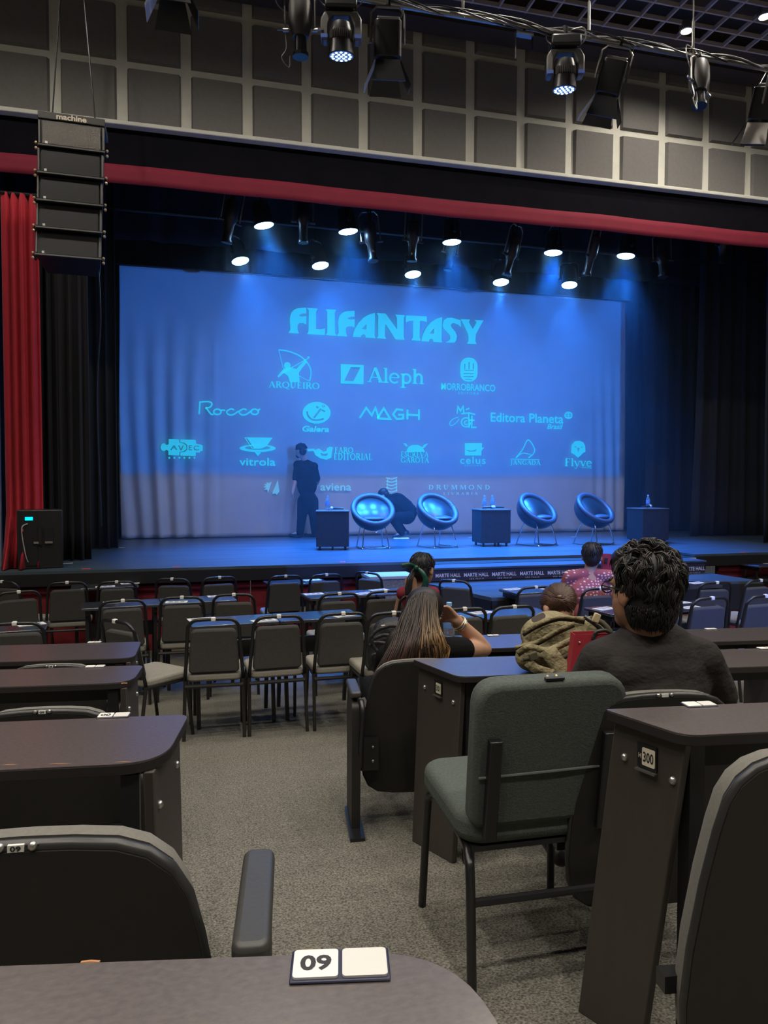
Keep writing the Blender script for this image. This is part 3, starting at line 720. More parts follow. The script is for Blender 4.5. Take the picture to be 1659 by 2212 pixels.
# ================================================================== STAGE LIGHTS
YB1, YB2, ZBAR = 9.5, 11.0, 5.78
def hbar(name, label, y, z, x0, x1, r=.025):
    t = thing(name, label, 'pipe', ((x0+x1)/2, y, z)); L = x1-x0
    MB().tube([(-L/2, 0, 0), (L/2, 0, 0)], r, 10).build('pipe', M_['black_metal'], t, smooth='auto')
    k = 0; x = -L/2+.6
    while x < L/2:
        MB().tube([(x, 0, 0), (x, 0, 8.9-z)], .006, 5).build('drop_cable', M_['black_metal'], t); x += 3
    return t
hbar('lighting_bar', 'front black lighting bar over the stage', YB1, ZBAR, -2.2, 9.5)
hbar('lighting_bar', 'rear black lighting bar over the stage', YB2, ZBAR, -2.4, 10)
def make_par():
    t = thing('stage_wash_light', 'x', 'stage light')
    MB().lathe([(.02, .30), (.10, .28), (.115, .20), (.125, .0), (.13, -.01), (.13, .01)], 20).build('housing', M_['black_metal'], t, smooth='auto')
    MB().tube([(-.15, 0, .10), (-.15, 0, .34), (-.1, 0, .40), (.1, 0, .40), (.15, 0, .34), (.15, 0, .10)], .012, 6).build('yoke', M_['black_metal'], t)
    for s in (-1, 1): MB().cyl((s*.12, 0, .10), (s*.18, 0, .10), .022, n=10).build('knob', M_['black_metal'], t)
    MB().cyl((0, 0, .39), (0, 0, .52), .025, n=8).build('clamp', M_['black_metal'], t)
    ln = MB().cyl((0, 0, -.012), (0, 0, .012), .122, n=24).build('lens', M_['lens_blue'], t)
    mb = MB()
    for rr, n_ in ((0, 1), (.045, 6), (.088, 12)):
        for k in range(n_): mb.ell((rr*math.cos(2*PI*k/max(n_, 1)), rr*math.sin(2*PI*k/max(n_, 1)), -.013), (.018, .018, .009), n=8, m=4)
    mb.build('led_cluster', M_['lens_core'], ln, smooth=True)
    return t
def aim_light(par, target, power, color, size, blend=.7, soft=.1, off=-.03):
    l = bpy.data.lights.new('wash_beam', 'SPOT'); l.energy = power; l.color = color; l.spot_size = R(size); l.spot_blend = blend; l.shadow_soft_size = soft
    o = bpy.data.objects.new('wash_beam', l); COL.objects.link(o); o.parent = par; o.location = (0, 0, off); return o
def place_lit(proto, first, px, py, Y, label, target):
    P = onY(px, py, Y); t = proto if first else dup(proto)
    t.location = P; t['label'] = label; t['group'] = 'lit blue stage wash lights'
    d = Vector(target)-P; q = d.normalized().to_track_quat('-Z', 'Y'); t.rotation_mode = 'XYZ'; t.rotation_euler = q.to_euler()
    return t
def P_x(px, py, Y): return lerp(onY(px, py, Y).x, 4.2, .25)
def hanger(t, Y):
    bpy.context.view_layer.update(); mw = t.matrix_basis
    a = mw @ Vector((0, 0, .40)); b = Vector((a.x, Y, ZBAR)); inv = mw.inverted()
    MB().tube([tuple(inv @ a), tuple(inv @ (b+Vector((0, 0, .03))))], .014, 6).build('hanger', M_['black_metal'], t)
par = make_par()
lit = [(570, 486, YB1, 'first from the left on the front bar', (2.2, 0)), (752, 499, YB1, 'second from the left on the front bar', (3.2, 0)), (976, 522, YB1, 'third from the left on the front bar', (4.4, 0)), (1195, 545, YB1, 'fourth from the left on the front bar', (5.6, 0)), (1352, 552, YB1, 'rightmost on the front bar', (6.6, 0)),
       (519, 563, YB2, 'leftmost on the rear bar', (1.9, 0)), (692, 573, YB2, 'second from the left on the rear bar', (3.4, 0)), (892, 592, YB2, 'third from the left on the rear bar', (4.6, 0)), (1082, 609, YB2, 'fourth from the left on the rear bar', (5.9, 0)), (1230, 615, YB2, 'rightmost on the rear bar', (7.2, 0))]
beams = []
for i, (px, py, Y, w_, tg) in enumerate(lit):
    t = place_lit(par, i == 0, px, py, Y, 'glowing blue stage wash light, '+w_, (P_x(px, py, Y), 9.5 if Y == YB1 else 10.2, ZS)); beams.append(t)
    hanger(t, Y)
for t in beams: aim_light(t, None, BLUE_W, (.02, .21, 1.0), 80, .8, .1)
# unlit fixtures: long-nosed profiles
def make_profile():
    t = thing('profile_spotlight', 'x', 'stage light')
    MB().lathe([(.03, .52), (.075, .50), (.085, .36), (.085, .24), (.06, .20), (.055, .02), (.07, 0), (.07, -.03), (.06, -.03)], 14).build('barrel', M_['plastic_black'], t, smooth='auto')
    MB().tube([(-.13, 0, .24), (-.13, 0, .60), (-.08, 0, .66), (.08, 0, .66), (.13, 0, .60), (.13, 0, .24)], .011, 6).build('yoke', M_['dull_metal'], t)
    for s in (-1, 1): MB().cyl((s*.085, 0, .24), (s*.16, 0, .24), .018, n=8).build('knob', M_['black_metal'], t)
    MB().cyl((0, 0, .65), (0, 0, .78), .025, n=8).build('clamp', M_['black_metal'], t)
    MB().cyl((0, 0, -.028), (0, 0, -.022), .06, n=16).build('lens', M_['lens_off'], t)
    return t
prof = make_profile()
off = [(655, 520, YB1, 0, 'dark profile spotlight with a pale yoke above the standing man'), (490, 520, YB1, .2, 'dark profile spotlight above the left of the cloth'), (806, 560, YB1, -.1, 'dark profile spotlight between the second and third glowing front washes'), (890, 560, YB1, .1, 'dark profile spotlight above the anchor logo side of the cloth'),
       (1095, 590, YB1, .2, 'dark profile spotlight right of the third glowing front wash'), (1268, 590, YB1, .3, 'dark profile spotlight between the two right glowing front washes'), (1432, 595, YB1, -.2, 'dark profile spotlight right of the last glowing wash'), (968, 580, YB2, .1, 'dark profile spotlight on the rear bar above the centre of the cloth'), (1560, 565, YB1, .1, 'dark profile spotlight at the far right end of the bar')]
for i, (px, py, Y, a, lb) in enumerate(off):
    t = prof if i == 0 else dup(prof)
    P = onY(px, py, Y); t.location = P; t.rotation_euler = (a, .12*math.sin(i*2.1), a*2); t['label'] = lb; t['group'] = 'unlit profile spotlights'; hanger(t, Y)

# ------------------------------------------------------------------ front-of-house pipe, hung over the audience
YP = 6.3; ZPIP = ZC+4.30
xa_, xb_ = onY(560, 0, YP).x, onY(1800, 185, YP).x
t = thing('house_pipe', 'long dull metal lighting pipe wrapped in cables above the seats', 'pipe', ((xa_+xb_)/2, YP, ZPIP)); L = xb_-xa_
MB().tube([(-L/2, 0, 0), (L/2, 0, 0)], .026, 12).build('pipe', M_['dull_metal'], t, smooth='auto')
rnd = random.Random(4)
for k in range(5):
    pts = []; n_ = 60
    ph = rnd.uniform(0, 6)
    for i in range(n_+1):
        u = i/n_; a = u*(22+k*5)+ph
        pts.append((-L/2+L*u, .034*math.cos(a)-.01, .02+.034*math.sin(a)-.03*max(0, math.sin(u*17+k*2))**3))
    MB().tube(pts, .007, 5).build('cable', M_['black_metal'] if k % 2 else mat('grey_cable', (.2, .2, .2), .5), t, smooth=True)
for px in (1272, 1497, 1000):
    X = onY(px, 90, YP).x-(xa_+xb_)/2
    MB().tube([(X, 0, .02), (X, 0, ZCE-ZPIP+.235)], .007, 6).build('suspension_cable', M_['dull_metal'], t)
    MB().cyl((X, 0, .06), (X, 0, .34), .014, n=8).build('turnbuckle', M_['dull_metal'], t)
    MB().tube([(X-.04, 0, .04), (X, 0, .09), (X+.04, 0, .04), (X, -.035, -.03)], .006, 5, closed=True).build('shackle', M_['dull_metal'], t)
def hang(px, py=None):
    return Vector((onY(px, 60, YP).x, YP, ZPIP))
def make_mover():
    t = thing('moving_head', 'x', 'stage light')
    MB().cyl((0, 0, -.02), (0, 0, .06), .03, n=8).build('clamp', M_['black_metal'], t)
    MB().box((0, 0, -.09), (.26, .18, .10)).build('base', M_['plastic_black'], t, bevel=.02)
    yk = MB().prism([(-.165, -.36), (-.15, -.38), (-.105, -.38), (-.10, -.25), (-.07, -.185), (.07, -.185), (.10, -.25), (.105, -.38), (.15, -.38), (.165, -.36), (.165, -.21), (.13, -.15), (-.13, -.15), (-.165, -.21)], -.05, .05, Rx(PI/2))
    yk.build('yoke', mat('mover_shell', (.14, .135, .13), .38), t, bevel=.012)
    hd_ = MB().lathe([(.03, .12), (.075, .10), (.095, .04), (.095, -.03), (.10, -.09), (.105, -.135), (.098, -.14)], 22, T(0, -.01, -.34) @ Rx(R(8))).build('head', M_['plastic_black'], t, smooth='auto')
    mb = MB()
    for k in range(14): mb.box((.098*math.sin(R(-60+k*9.2)), -.098*math.cos(R(-60+k*9.2)), 0), (.006, .012, .06), T(0, -.01, -.34) @ Rx(R(8)))
    mb.build('cooling_fins', M_['dull_metal'], hd_)
    MB().cyl((0, 0, -.140), (0, 0, -.132), .096, n=24, M=T(0, -.01, -.34) @ Rx(R(8))).build('lens', M_['lens_dim'], hd_)
    mb = MB()
    for rr, n_ in ((0, 1), (.038, 6), (.075, 12)):
        for k in range(n_): mb.ell((rr*math.cos(2*PI*k/n_), rr*math.sin(2*PI*k/n_), -.142), (.012, .012, .005), T(0, -.01, -.34) @ Rx(R(8)), n=8, m=4)
    mb.build('led_cluster', M_['led_dot'], hd_, smooth=True)
    for s in (-1, 1):
        MB().box((s*.135, -.035, -.355), (.055, .05, .03)).build('foot_pad', mat('blue_pad', (.12, .2, .6), .4), t)
        MB().tube(smoothpts([(s*.04, 0, .03), (s*.15, -.05, .02), (s*.17, -.06, -.08), (s*.1, -.05, -.14)], 6), .006, 5).build('cable', M_['dull_metal'], t)
    return t
mv = make_mover(); mv.location = hang(737); mv.rotation_euler = (0, 0, R(-12)); tag(mv, 'black moving head light with blue leds, left one on the cable-wrapped pipe', None, 'moving heads on the pipe'); mv.scale = (1.08,)*3
m2 = dup(mv, hang(1220), R(-16), 'black moving head light with blue leds, right one on the cable-wrapped pipe', 'moving heads on the pipe')
def make_fresnel():
    t = thing('barn_door_light', 'x', 'stage light')
    MB().cyl((0, 0, -.02), (0, 0, .05), .03, n=8).build('clamp', M_['black_metal'], t)
    MB().tube([(-.15, 0, -.32), (-.15, 0, -.08), (-.1, 0, -.03), (.1, 0, -.03), (.15, 0, -.08), (.15, 0, -.32)], .011, 6).build('yoke', M_['dull_metal'], t)
    A = T(0, 0, -.30)
    MB().prism(rrect(.24, .22, .04), -.16, .14, A).build('housing', M_['plastic_black'], t, bevel=.01)
    MB().box((0, 0, .155), (.20, .15, .03), A).build('top_vent', M_['dull_metal'], t, bevel=.006)
    MB().cyl((0, 0, -.19), (0, 0, -.16), .105, n=20, M=A).build('lens_ring', M_['black_metal'], t)
    for k, (an, w_) in enumerate(((0, .26), (PI/2, .2), (PI, .26), (-PI/2, .2))):
        B = A @ T(0, 0, -.19) @ Rz(an) @ T(0, -.115, 0) @ Rx(R(-24))
        MB().prism([(-.10, 0), (.10, 0), (w_/2+.02, -.22), (-w_/2-.02, -.22)], -.003, .003, B @ Rx(PI/2)).build('barn_door', mat('barn_lit', (.8, .77, .7), .5) if k == 3 else M_['black_metal'], t)  # one flap coloured pale to stand for light falling on it
    MB().tube(smoothpts([(.05, 0, .03), (.14, .03, -.02), (.1, .06, -.12), (.05, .05, -.15)], 5), .006, 5).build('cable', M_['dull_metal'], t)
    return t
fr = make_fresnel(); fr.location = hang(838); fr.rotation_euler = (R(10), 0, R(-10)); tag(fr, 'black barn door light hanging just right of the left moving head', None, 'barn door lights on the pipe')
f2 = dup(fr, hang(1340), R(-40), 'black barn door light with one flap coloured as lit right of the right moving head', 'barn door lights on the pipe'); f2.rotation_euler = (R(14), R(14), R(-20))
f3 = dup(fr, hang(1665), R(60), 'barn door light at the right edge of the picture on the pipe', 'barn door lights on the pipe'); f3.rotation_euler = (R(12), R(-20), R(50))
f4 = dup(fr, Vector((onY(372, 0, YP-.1).x, YP-.1, ZPIP+.22)), R(0), 'barn door light cut by the top edge of the picture at the left', 'barn door lights on the pipe')
def make_ellips():
    t = thing('ellipsoidal_light', 'x', 'stage light')
    MB().cyl((0, 0, -.02), (0, 0, .05), .03, n=8).build('clamp', M_['black_metal'], t)
    MB().tube([(-.13, 0, -.34), (-.13, 0, -.08), (-.08, 0, -.03), (.08, 0, -.03), (.13, 0, -.08), (.13, 0, -.34)], .010, 6).build('yoke', M_['dull_metal'], t)
    MB().lathe([(.04, -.06), (.085, -.08), (.10, -.14), (.10, -.30), (.08, -.36), (.07, -.40)], 16).build('housing', mat('ell_body', (.05, .047, .044), .45), t, smooth='auto')
    MB().lathe([(.05, -.38), (.055, -.52), (.07, -.53), (.07, -.56), (.06, -.56)], 14).build('barrel', M_['plastic_black'], t, smooth='auto')
    for s in (-1, 1):
        MB().box((s*.15, 0, -.33), (.10, .012, .02)).build('shutter_handle', M_['dull_metal'], t)
        MB().cyl((s*.10, 0, -.34), (s*.15, 0, -.34), .015, n=8).build('knob', M_['dull_metal'], t)
    MB().tube(smoothpts([(.0, 0, .03), (-.2, 0, .02), (-.2, 0, -.12), (-.1, .02, -.2)], 5), .006, 5).build('cable', M_['dull_metal'], t)
    MB().tube(smoothpts([(-.13, 0, -.36), (-.12, -.02, -.5), (-.16, -.03, -.58), (-.1, -.03, -.66), (-.09, -.02, -.56)], 5), .006, 5).build('safety_wire', M_['dull_metal'], t)
    return t
el = make_ellips(); el.location = hang(648); el.rotation_euler = (R(4), 0, R(-14)); tag(el, 'long ellipsoidal light with side handles at the left end of the pipe', None, 'ellipsoidal lights on the pipe')
e2 = dup(el, hang(1510), R(20), 'ellipsoidal light tangled in looped cables near the right end of the pipe', 'ellipsoidal lights on the pipe'); e2.rotation_euler = (R(-8), R(10), R(20))
t = thing('spare_clamp', 'small empty hanging clamp under the middle of the pipe', 'clamp', hang(1132))
MB().box((0, 0, -.07), (.17, .06, .03)).build('cross_bar', M_['dull_metal'], t); MB().cyl((0, 0, -.06), (0, 0, .03), .014, n=8).build('stem', M_['black_metal'], t)
MB().bar((-.085, 0, -.06), (-.085, 0, -.30), .012, .012).build('arm', M_['dull_metal'], t); MB().bar((.085, 0, -.06), (.085, 0, -.20), .012, .012).build('arm', M_['black_metal'], t)

# ------------------------------------------------------------------ line array
LA = onY(160, 275, 7.75)
t = thing('line_array', 'tall hanging stack of five black line array loudspeakers', 'loudspeaker', (LA.x, 7.75, LA.z), R(2))
MB().box((0, 0, 0), (.60, .36, .07)).build('bumper_frame', mat('array_frame', (.06, .058, .055), .45), t, bevel=.006)
o = None
vs, fs = text2d('machine', .03)
o = MB().add([((u-.5)*.27, -.184, (v-.5)*.055+.0) for u, v in vs], fs).build('maker_mark', mat('mark_cream', (.7, .62, .48), .5), t)
for k in (-.2, .2): MB().tube([(k, 0, .03), (k*.3, 0, 1.9)], .008, 6).build('sling', M_['black_metal'], t)
an = 0; px_s, pz = 0.0, -.04
for k in range(5):
    an = R(1.5+k*2.2); h_ = .265
    c = Vector((-.012*k, .03*k*.4, pz-h_/2))
    A = T(c) @ Rx(-an)
    bx = MB().prism([(-.30, -.18), (.30, -.18), (.25, .2), (-.25, .2)], -h_/2+.008, h_/2-.008, A).build('cabinet', M_['plastic_black'], t, bevel=.008)
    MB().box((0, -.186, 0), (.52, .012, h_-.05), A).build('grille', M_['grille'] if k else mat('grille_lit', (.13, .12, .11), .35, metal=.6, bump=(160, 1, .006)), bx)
    for s in (-1, 1):
        MB().box((s*.285, -.19, 0), (.014, .02, h_-.05), A).build('corner_rail', mat('rail_grey', (.16, .15, .14), .4), bx)
        MB().box((s*.31, -.12, -h_/2+.02), (.02, .10, .03), A).build('rigging_link', M_['black_metal'], bx)
        for z in (-h_/2+.028, -h_/2-.022):
            MB().ell((s*.318, -.18, z), .014, A, n=8, m=6).build('rigging_pin', mat('pin_gold', (.75, .55, .32), .3, metal=.6), bx, smooth=True)
    MB().box((0, -.188, -h_/2+.012), (.60, .016, .014), A).build('edge_strip', mat('strip_grey', (.13, .125, .12), .35), bx)
    MB().box((-.225, -.194, -h_/2+.035), (.022, .01, .022), A).build('badge', M_['white_plastic'], bx)
    pz -= h_
MB().tube(smoothpts([(.2, .1, pz), (.21, .12, pz-.5), (.16, .2, pz-1.3), (.18, .3, pz-2.6)], 6), .008, 5).build('speaker_cable', M_['black_metal'], t)

# ------------------------------------------------------------------ monitor loudspeaker standing on the stage, left
P = onZ(80, 1229, ZS)
t = thing('floor_loudspeaker', 'black loudspeaker with a lit blue display at the left of the stage', 'loudspeaker', (P.x, P.y+.2, ZS), R(10))
A = Matrix.Identity(4)
MB().prism([(-.225, -.2), (.225, -.2), (.15, .2), (-.15, .2)], 0, .64).build('cabinet', M_['plastic_black'], t, bevel=.012)
MB().box((-.11, -.203, .33), (.17, .012, .58)).build('amplifier_plate', M_['black_paint'], t)
MB().box((-.105, -.212, .545), (.075, .01, .034)).build('display', M_['lcd'], t)
for s in (-1, 1): MB().box((.03+s*.055, -.205, .36), (.085, .014, .17)).build('handle_recess', M_['black_paint'], t)
for s in (-1, 1): MB().box((.03+s*.055, -.214, .285), (.075, .02, .022)).build('handle_lip', mat('lip', (.22, .2, .17), .5), t)
MB().box((.0, -.216, .36), (.03, .02, .19)).build('handle_bar', M_['plastic_black'], t)
MB().tube(smoothpts([(-.12, -.21, .49), (-.17, -.25, .46), (-.17, -.24, .35), (-.14, -.23, .15), (-.12, -.215, .08)], 6), .006, 5).build('power_cable', mat('pale_cable', (.4, .38, .36), .5), t)
MB().cyl((-.17, -.243, .41), (-.17, -.243, .44), .010, n=8).build('red_plug', M_['tape_red'], t)

# ------------------------------------------------------------------ stage furniture
def make_cube():
    t = thing('cube_table', 'x', 'table'); s = .46
    MB().box((0, 0, .05+.49/2), (s, s, .49)).build('body', M_['cube_black'], t, bevel=.004)
    MB().box((0, 0, .548), (s+.012, s+.012, .016)).build('top', mat('cube_top', (.10, .10, .105), .45), t, bevel=.003)
    for x in (-.18, 0, .18):
        for y in (-.18, .18):
            if x == 0 and y > 0: continue
            c = MB().box((x, y, .045), (.03, .04, .012)).build('caster', M_['black_metal'], t)
            MB().cyl((x-.012, y, .02), (x+.012, y, .02), .02, n=12).build('wheel', M_['black_metal'], c)
    return t
cube = make_cube()
CU = [(725, 1189, R(-10), 'black cube table on casters nearest the standing man'), (1074, 1181, R(-4), 'middle black cube table with two water bottles'), (1418, 1174, R(-2), 'black cube table on casters at the right end of the row')]
cubes = []
for i, (px, py, rz, lb) in enumerate(CU):
    P = onZ(px, py, ZS); t = cube if i == 0 else dup(cube)
    t.location = (P.x, P.y+.24, ZS); t.rotation_euler = (0, 0, rz); t['label'] = lb; t['group'] = 'cube tables on the stage'; cubes.append(t)
def make_tub():
    t = thing('tub_chair', 'x', 'chair')
    # bowl: opening turned forward (local -Y is the front) and up
    A = T(0, .0, .545) @ Rx(R(44))
    def bowl(r0, dep, nn=30, mm=10):
        prof = [(r0*math.sin(PI/2*k/mm), -dep*math.cos(PI/2*k/mm)) for k in range(mm+1)]; return prof
    sh_ = [(.31*math.sin(PI/2*k/10)**.85, -.26*math.cos(PI/2*k/10)) for k in range(11)]
    inn = [(.245*math.sin(PI/2*k/10)**.8, -.19*math.cos(PI/2*k/10)+.0) for k in range(10, -1, -1)]
    S = Matrix.Diagonal((1, 1.02, 1, 1))
    MB().lathe(sh_+[(.325, .018), (.316, .048), (.285, .062), (.25, .05), (.24, .02)]+inn[1:], 36, A @ S).build('shell', M_['leather'], t, smooth=True)
    MB().lathe([(.31, .028), (.322, .012), (.312, -.004)], 36, A @ S).build('piping', M_['black_metal'], t, smooth=True)
    MB().ell((0, -.03, .425), (.215, .20, .055), n=24, m=10).build('seat_cushion', M_['leather'], t, smooth=True)
    for s in (-1, 1):
        MB().tube(smoothpts([(s*.12, -.06, .33), (s*.15, -.14, .32), (s*.19, -.22, .02), (s*.2, -.20, .012), (s*.2, .2, .012), (s*.19, .23, .03), (s*.15, .12, .33), (s*.1, .02, .36)], 5), .009, 8).build('leg_frame', M_['chrome'], t, smooth=True)
    MB().tube([(-.19, -.215, .035), (-.1, -.235, .012), (.1, -.235, .012), (.19, -.215, .035)], .007, 6).build('front_rail', M_['black_metal'], t)
    MB().box((0, .02, .335), (.26, .2, .02)).build('mount', M_['black_metal'], t)
    return t
tub = make_tub()
TB = [(813, 1186, R(-2), 'round tub chair beside the crouching man, leftmost of four'), (955, 1184, R(16), 'second round tub chair from the left on the stage'), (1174, 1180, R(20), 'third round tub chair, right of the middle cube table'), (1300, 1178, R(18), 'rightmost round tub chair on the stage')]
for i, (px, py, rz, lb) in enumerate(TB):
    P = onZ(px, py, ZS); t = tub if i == 0 else dup(tub)
    t.location = (P.x, P.y+.22, ZS); t.rotation_euler = (0, 0, rz); t['label'] = lb; t['group'] = 'tub chairs on the stage'; t.scale = (1.02, 1.02, 1.0)
def make_bottle():
    t = thing('water_bottle', 'x', 'bottle')
    MB().lathe([(.028, 0), (.032, .004), (.032, .02), (.029, .03), (.032, .04), (.032, .13), (.029, .15), (.014, .178), (.0125, .192)], 16).build('body', M_['plastic_clear'], t, smooth=True)
    MB().lathe([(.0325, .07), (.0328, .072), (.0328, .122), (.0325, .124)], 16).build('wrapper', M_['label_blue'], t, smooth=True)
    MB().cyl((0, 0, .190), (0, 0, .210), .015, n=14).build('cap', mat('cap_blue', (.25, .5, .8), .5), t)
    return t
bot = make_bottle()
def make_mic():
    t = thing('microphone', 'x', 'microphone')
    MB().lathe([(.008, 0), (.011, .01), (.017, .14), (.018, .15)], 12, T(0, 0, .025) @ Ry(R(88))).build('handle', M_['plastic_black'], t, smooth='auto')
    MB().ell((.172, 0, .03), (.028, .026, .026), n=14, m=8).build('grille', mat('mic_mesh', (.55, .56, .6), .4, metal=.6, bump=(300, .6, .002)), t, smooth=True)
    return t
mic = make_mic()
ztop = ZS+.556
def on_cube(i, dx, dy): 
    v = Rz(cubes[i].rotation_euler.z) @ Vector((dx, dy, 0)); return (cubes[i].location.x+v.x, cubes[i].location.y+v.y, ztop)
bl = [(0, -.07, .02, 'clear water bottle on the left cube table'), (1, -.09, .05, 'left one of two clear water bottles on the middle cube table'), (1, .04, .05, 'right one of two clear water bottles on the middle cube table'), (2, .03, .04, 'clear water bottle on the right cube table')]
for i, (c, dx, dy, lb) in enumerate(bl):
    t = bot if i == 0 else dup(bot); t.location = on_cube(c, dx, dy); t['label'] = lb; t['group'] = 'water bottles on the cube tables'
ml = [(0, .16, -.05, R(175), 'microphone lying on the left cube table'), (1, -.16, -.06, R(4), 'microphone lying at the left of the middle cube table'), (1, .20, -.02, R(185), 'microphone lying at the right of the middle cube table'), (2, -.16, -.08, R(4), 'microphone lying on the right cube table')]
for i, (c, dx, dy, a, lb) in enumerate(ml):
    t = mic if i == 0 else dup(mic); t.location = on_cube(c, dx, dy); t.rotation_euler = (0, 0, a); t['label'] = lb; t['group'] = 'microphones on the cube tables'
# tape marks, and glints painted in as flat marks, on the stage floor
for i, (px, py, k, w_, lb) in enumerate(((186, 1229, 'tape_red', .09, 'red tape mark at the stage edge near the loudspeaker'), (382, 1224.5, 'tape_red', .09, 'red tape mark at the stage edge left of the middle'), (740, 1214, 'tape_red', .07, 'red tape mark at the stage edge below the left cube table'), (1623, 1196, 'tape_red', .08, 'red tape mark at the right of the stage edge'), (130, 1206, 'mark_white', .1, 'white mark beside the loudspeaker'), (147, 1217, 'mark_white', .1, 'white mark in front of the loudspeaker'), (263, 1183, 'mark_white', .08, 'white mark near the black curtains'), (842, 1163, 'mark_white', .1, 'white mark behind the leftmost tub chair'), (1018, 1161, 'mark_white', .1, 'white mark behind the second tub chair'), (1240, 1160, 'mark_white', .12, 'white mark between the two right tub chairs'))):
    P = onZ(px, py, ZS); P.y = max(P.y, YF+.04)
    tag(MB().box((0, 0, .002), (w_, .04, .003)).build('floor_mark', M_[k]), lb, 'tape', 'tape marks on the stage').location = (P.x, P.y, ZS)

# ================================================================== FIXED DESKS AND SEATS OF THE RAKED ROWS
EX = Vector((math.cos(ROW), math.sin(ROW), 0)); EY = Vector((-math.sin(ROW), math.cos(ROW), 0))
def tag_pair(par, P, rz, number, s=1.0):
    """two small white tiles on a dark holder, flat on the desk"""
    A = T(P) @ Rz(rz)
    h = MB().box((0, 0, .0012), (.073*s, .036*s, .0024), A).build('number_holder', mat('holder_blue', (.02, .022, .05), .4), par, bevel=.002)
    MB().prism(rrect(.033*s, .031*s, .003), .0024, .004, A @ T(-.018*s, 0, 0)).build('number_tile', M_['white_plastic'], h)
    MB().prism(rrect(.033*s, .031*s, .003), .0024, .004, A @ T(.018*s, 0, 0)).build('blank_tile', mat('tile_grey', (.62, .61, .58), .5), h)
    if number:
        vs, fs = text2d(number, .03)
        MB().add([(-.018*s+(u-.5)*.023*s, (v-.5)*.017*s, .0043) for u, v in vs], fs, A).build('number', M_['ink'], h)
def desk(label, far, near, side, L, rad, tags=(), shear=.06, plate=None, bolts=True, far_rad=.01, d=None, row=None):
    row = ROW if row is None else row; EX = Vector((math.cos(row), math.sin(row), 0)); EY = Vector((-math.sin(row), math.cos(row), 0))
    Pf = at(*far); z = Pf.z; Pn = onZ(*near, z); s = side
    base = Vector((Pf.x, Pf.y, fl(Pf.y)))
    t = thing('theatre_desk', label, 'desk', base, 0, 'theatre desks')
    far2 = Pf-EX*s*L; near2 = Pn-EX*s*L
    nn = (Pn-Pf).dot(EY)
    near2 = far2+EY*nn
    loc = lambda p: (p.x-base.x, p.y-base.y)
    poly = roundpoly([loc(Pf), loc(Pn), loc(near2), loc(far2)], [far_rad, rad, 0, 0], 8)
    zt = z-base.z
    MB().prism(poly, zt-.024, zt-.002).build('core', M_['laminate_edge'], t, bevel=.002)
    MB().prism(poly, zt-.002, zt).build('top', M_['laminate'], t)
    # end panel under the slanted end
    ed = (Pn-Pf); ed.z = 0; ln = ed.length; eu = ed.normalized(); nrm = Vector((eu.y, -eu.x, 0))*(1 if s > 0 else -1)
    if nrm.dot(EX)*s < 0: nrm = -nrm
    a = Pf+eu*.012-nrm*.02; b = Pn-eu*.012-nrm*.02
    def board(a, b, name, par, th=.022, zt=zt-.024, sh=shear, z0=0.0):
        fa, fb = a+(-eu)*sh, b+(-eu)*sh*1.0
        za, zb = fl(fa.y)-base.z+z0, fl(fb.y)-base.z+z0
        n_ = nrm*th; vs = []
        for q in (Vector((0, 0, 0)), -n_):
            vs += [(fa.x-base.x+q.x, fa.y-base.y+q.y, za), (fb.x-base.x+q.x, fb.y-base.y+q.y, zb), (b.x-base.x+q.x, b.y-base.y+q.y, zt), (a.x-base.x+q.x, a.y-base.y+q.y, zt)]
        return MB().add(vs, [(0, 1, 2, 3), (7, 6, 5, 4), (0, 4, 5, 1), (1, 5, 6, 2), (2, 6, 7, 3), (3, 7, 4, 0)]).build(name, M_['desk_panel'], par, bevel=.003)
    ep = board(a, b, 'end_panel', t)
    MB().bar((b.x-base.x-nrm.x*.05-eu.x*.02, b.y-base.y-nrm.y*.05-eu.y*.02, fl(b.y)-base.z+.0), (b.x-base.x-nrm.x*.05-eu.x*.02, b.y-base.y-nrm.y*.05-eu.y*.02, zt-.03), .035, .035).build('support_post', M_['black_metal'], t)
    if bolts:
        for f_, dz in ((.16, .075), (.84, .085)):
            p = a.lerp(b, f_)+nrm*.0; q = (p.x-base.x, p.y-base.y, zt-.024-dz)
            MB().ell(q, (.009, .009, .009), n=10, m=6).build('bolt', M_['steel'], ep, smooth=True)
    if plate:
        p = a.lerp(b, .50)+nrm*.003; up = Vector((0, 0, 1)); xr = -eu if s > 0 else eu
        xr = eu if s < 0 else -eu
        M = Matrix(((xr.x, 0, nrm.x, p.x-base.x), (xr.y, 0, nrm.y, p.y-base.y), (0, 1, 0, zt-.024-.055), (0, 0, 0, 1)))
        k = MB().box((0, 0, 0), (.048, .052, .004), M).build('plate_holder', M_['black_paint'], ep)
        MB().prism(rrect(.032, .038, .003), .002, .0035, M @ T(.005, 0, 0)).build('plate', mat('plate_cream', (.72, .66, .52), .5), k)
        MB().box((0, -.03, .004), (.05, .004, .012), M).build('plate_lip', M_['dull_metal'], k)
        vs, fs = text2d(plate[1], .02)
        MB().add([((u-.5)*.026+.005, (v-.5)*.022, .0042) for u, v in vs], fs, M).build('plate_number', M_['ink'], k)
        if plate[0]:
            vs, fs = text2d(plate[0], .03); MB().add([((u-.5)*.007-.0165, (v-.5)*.010, .0036) for u, v in vs], fs, M).build('plate_letter', mat('plate_cream2', (.6, .55, .45), .5), k)
    # further supports along the row and a rail
    k = .95
    while k < L:
        c = Pf.lerp(Pn, .5)-EX*s*k
        MB().box((c.x-base.x, c.y-base.y, (zt-.03+fl(c.y)-base.z)/2), (.025, abs(nn)*.8, zt-.03-(fl(c.y)-base.z)), rz=ROW).build('support_panel', M_['desk_panel'], t); k += .95
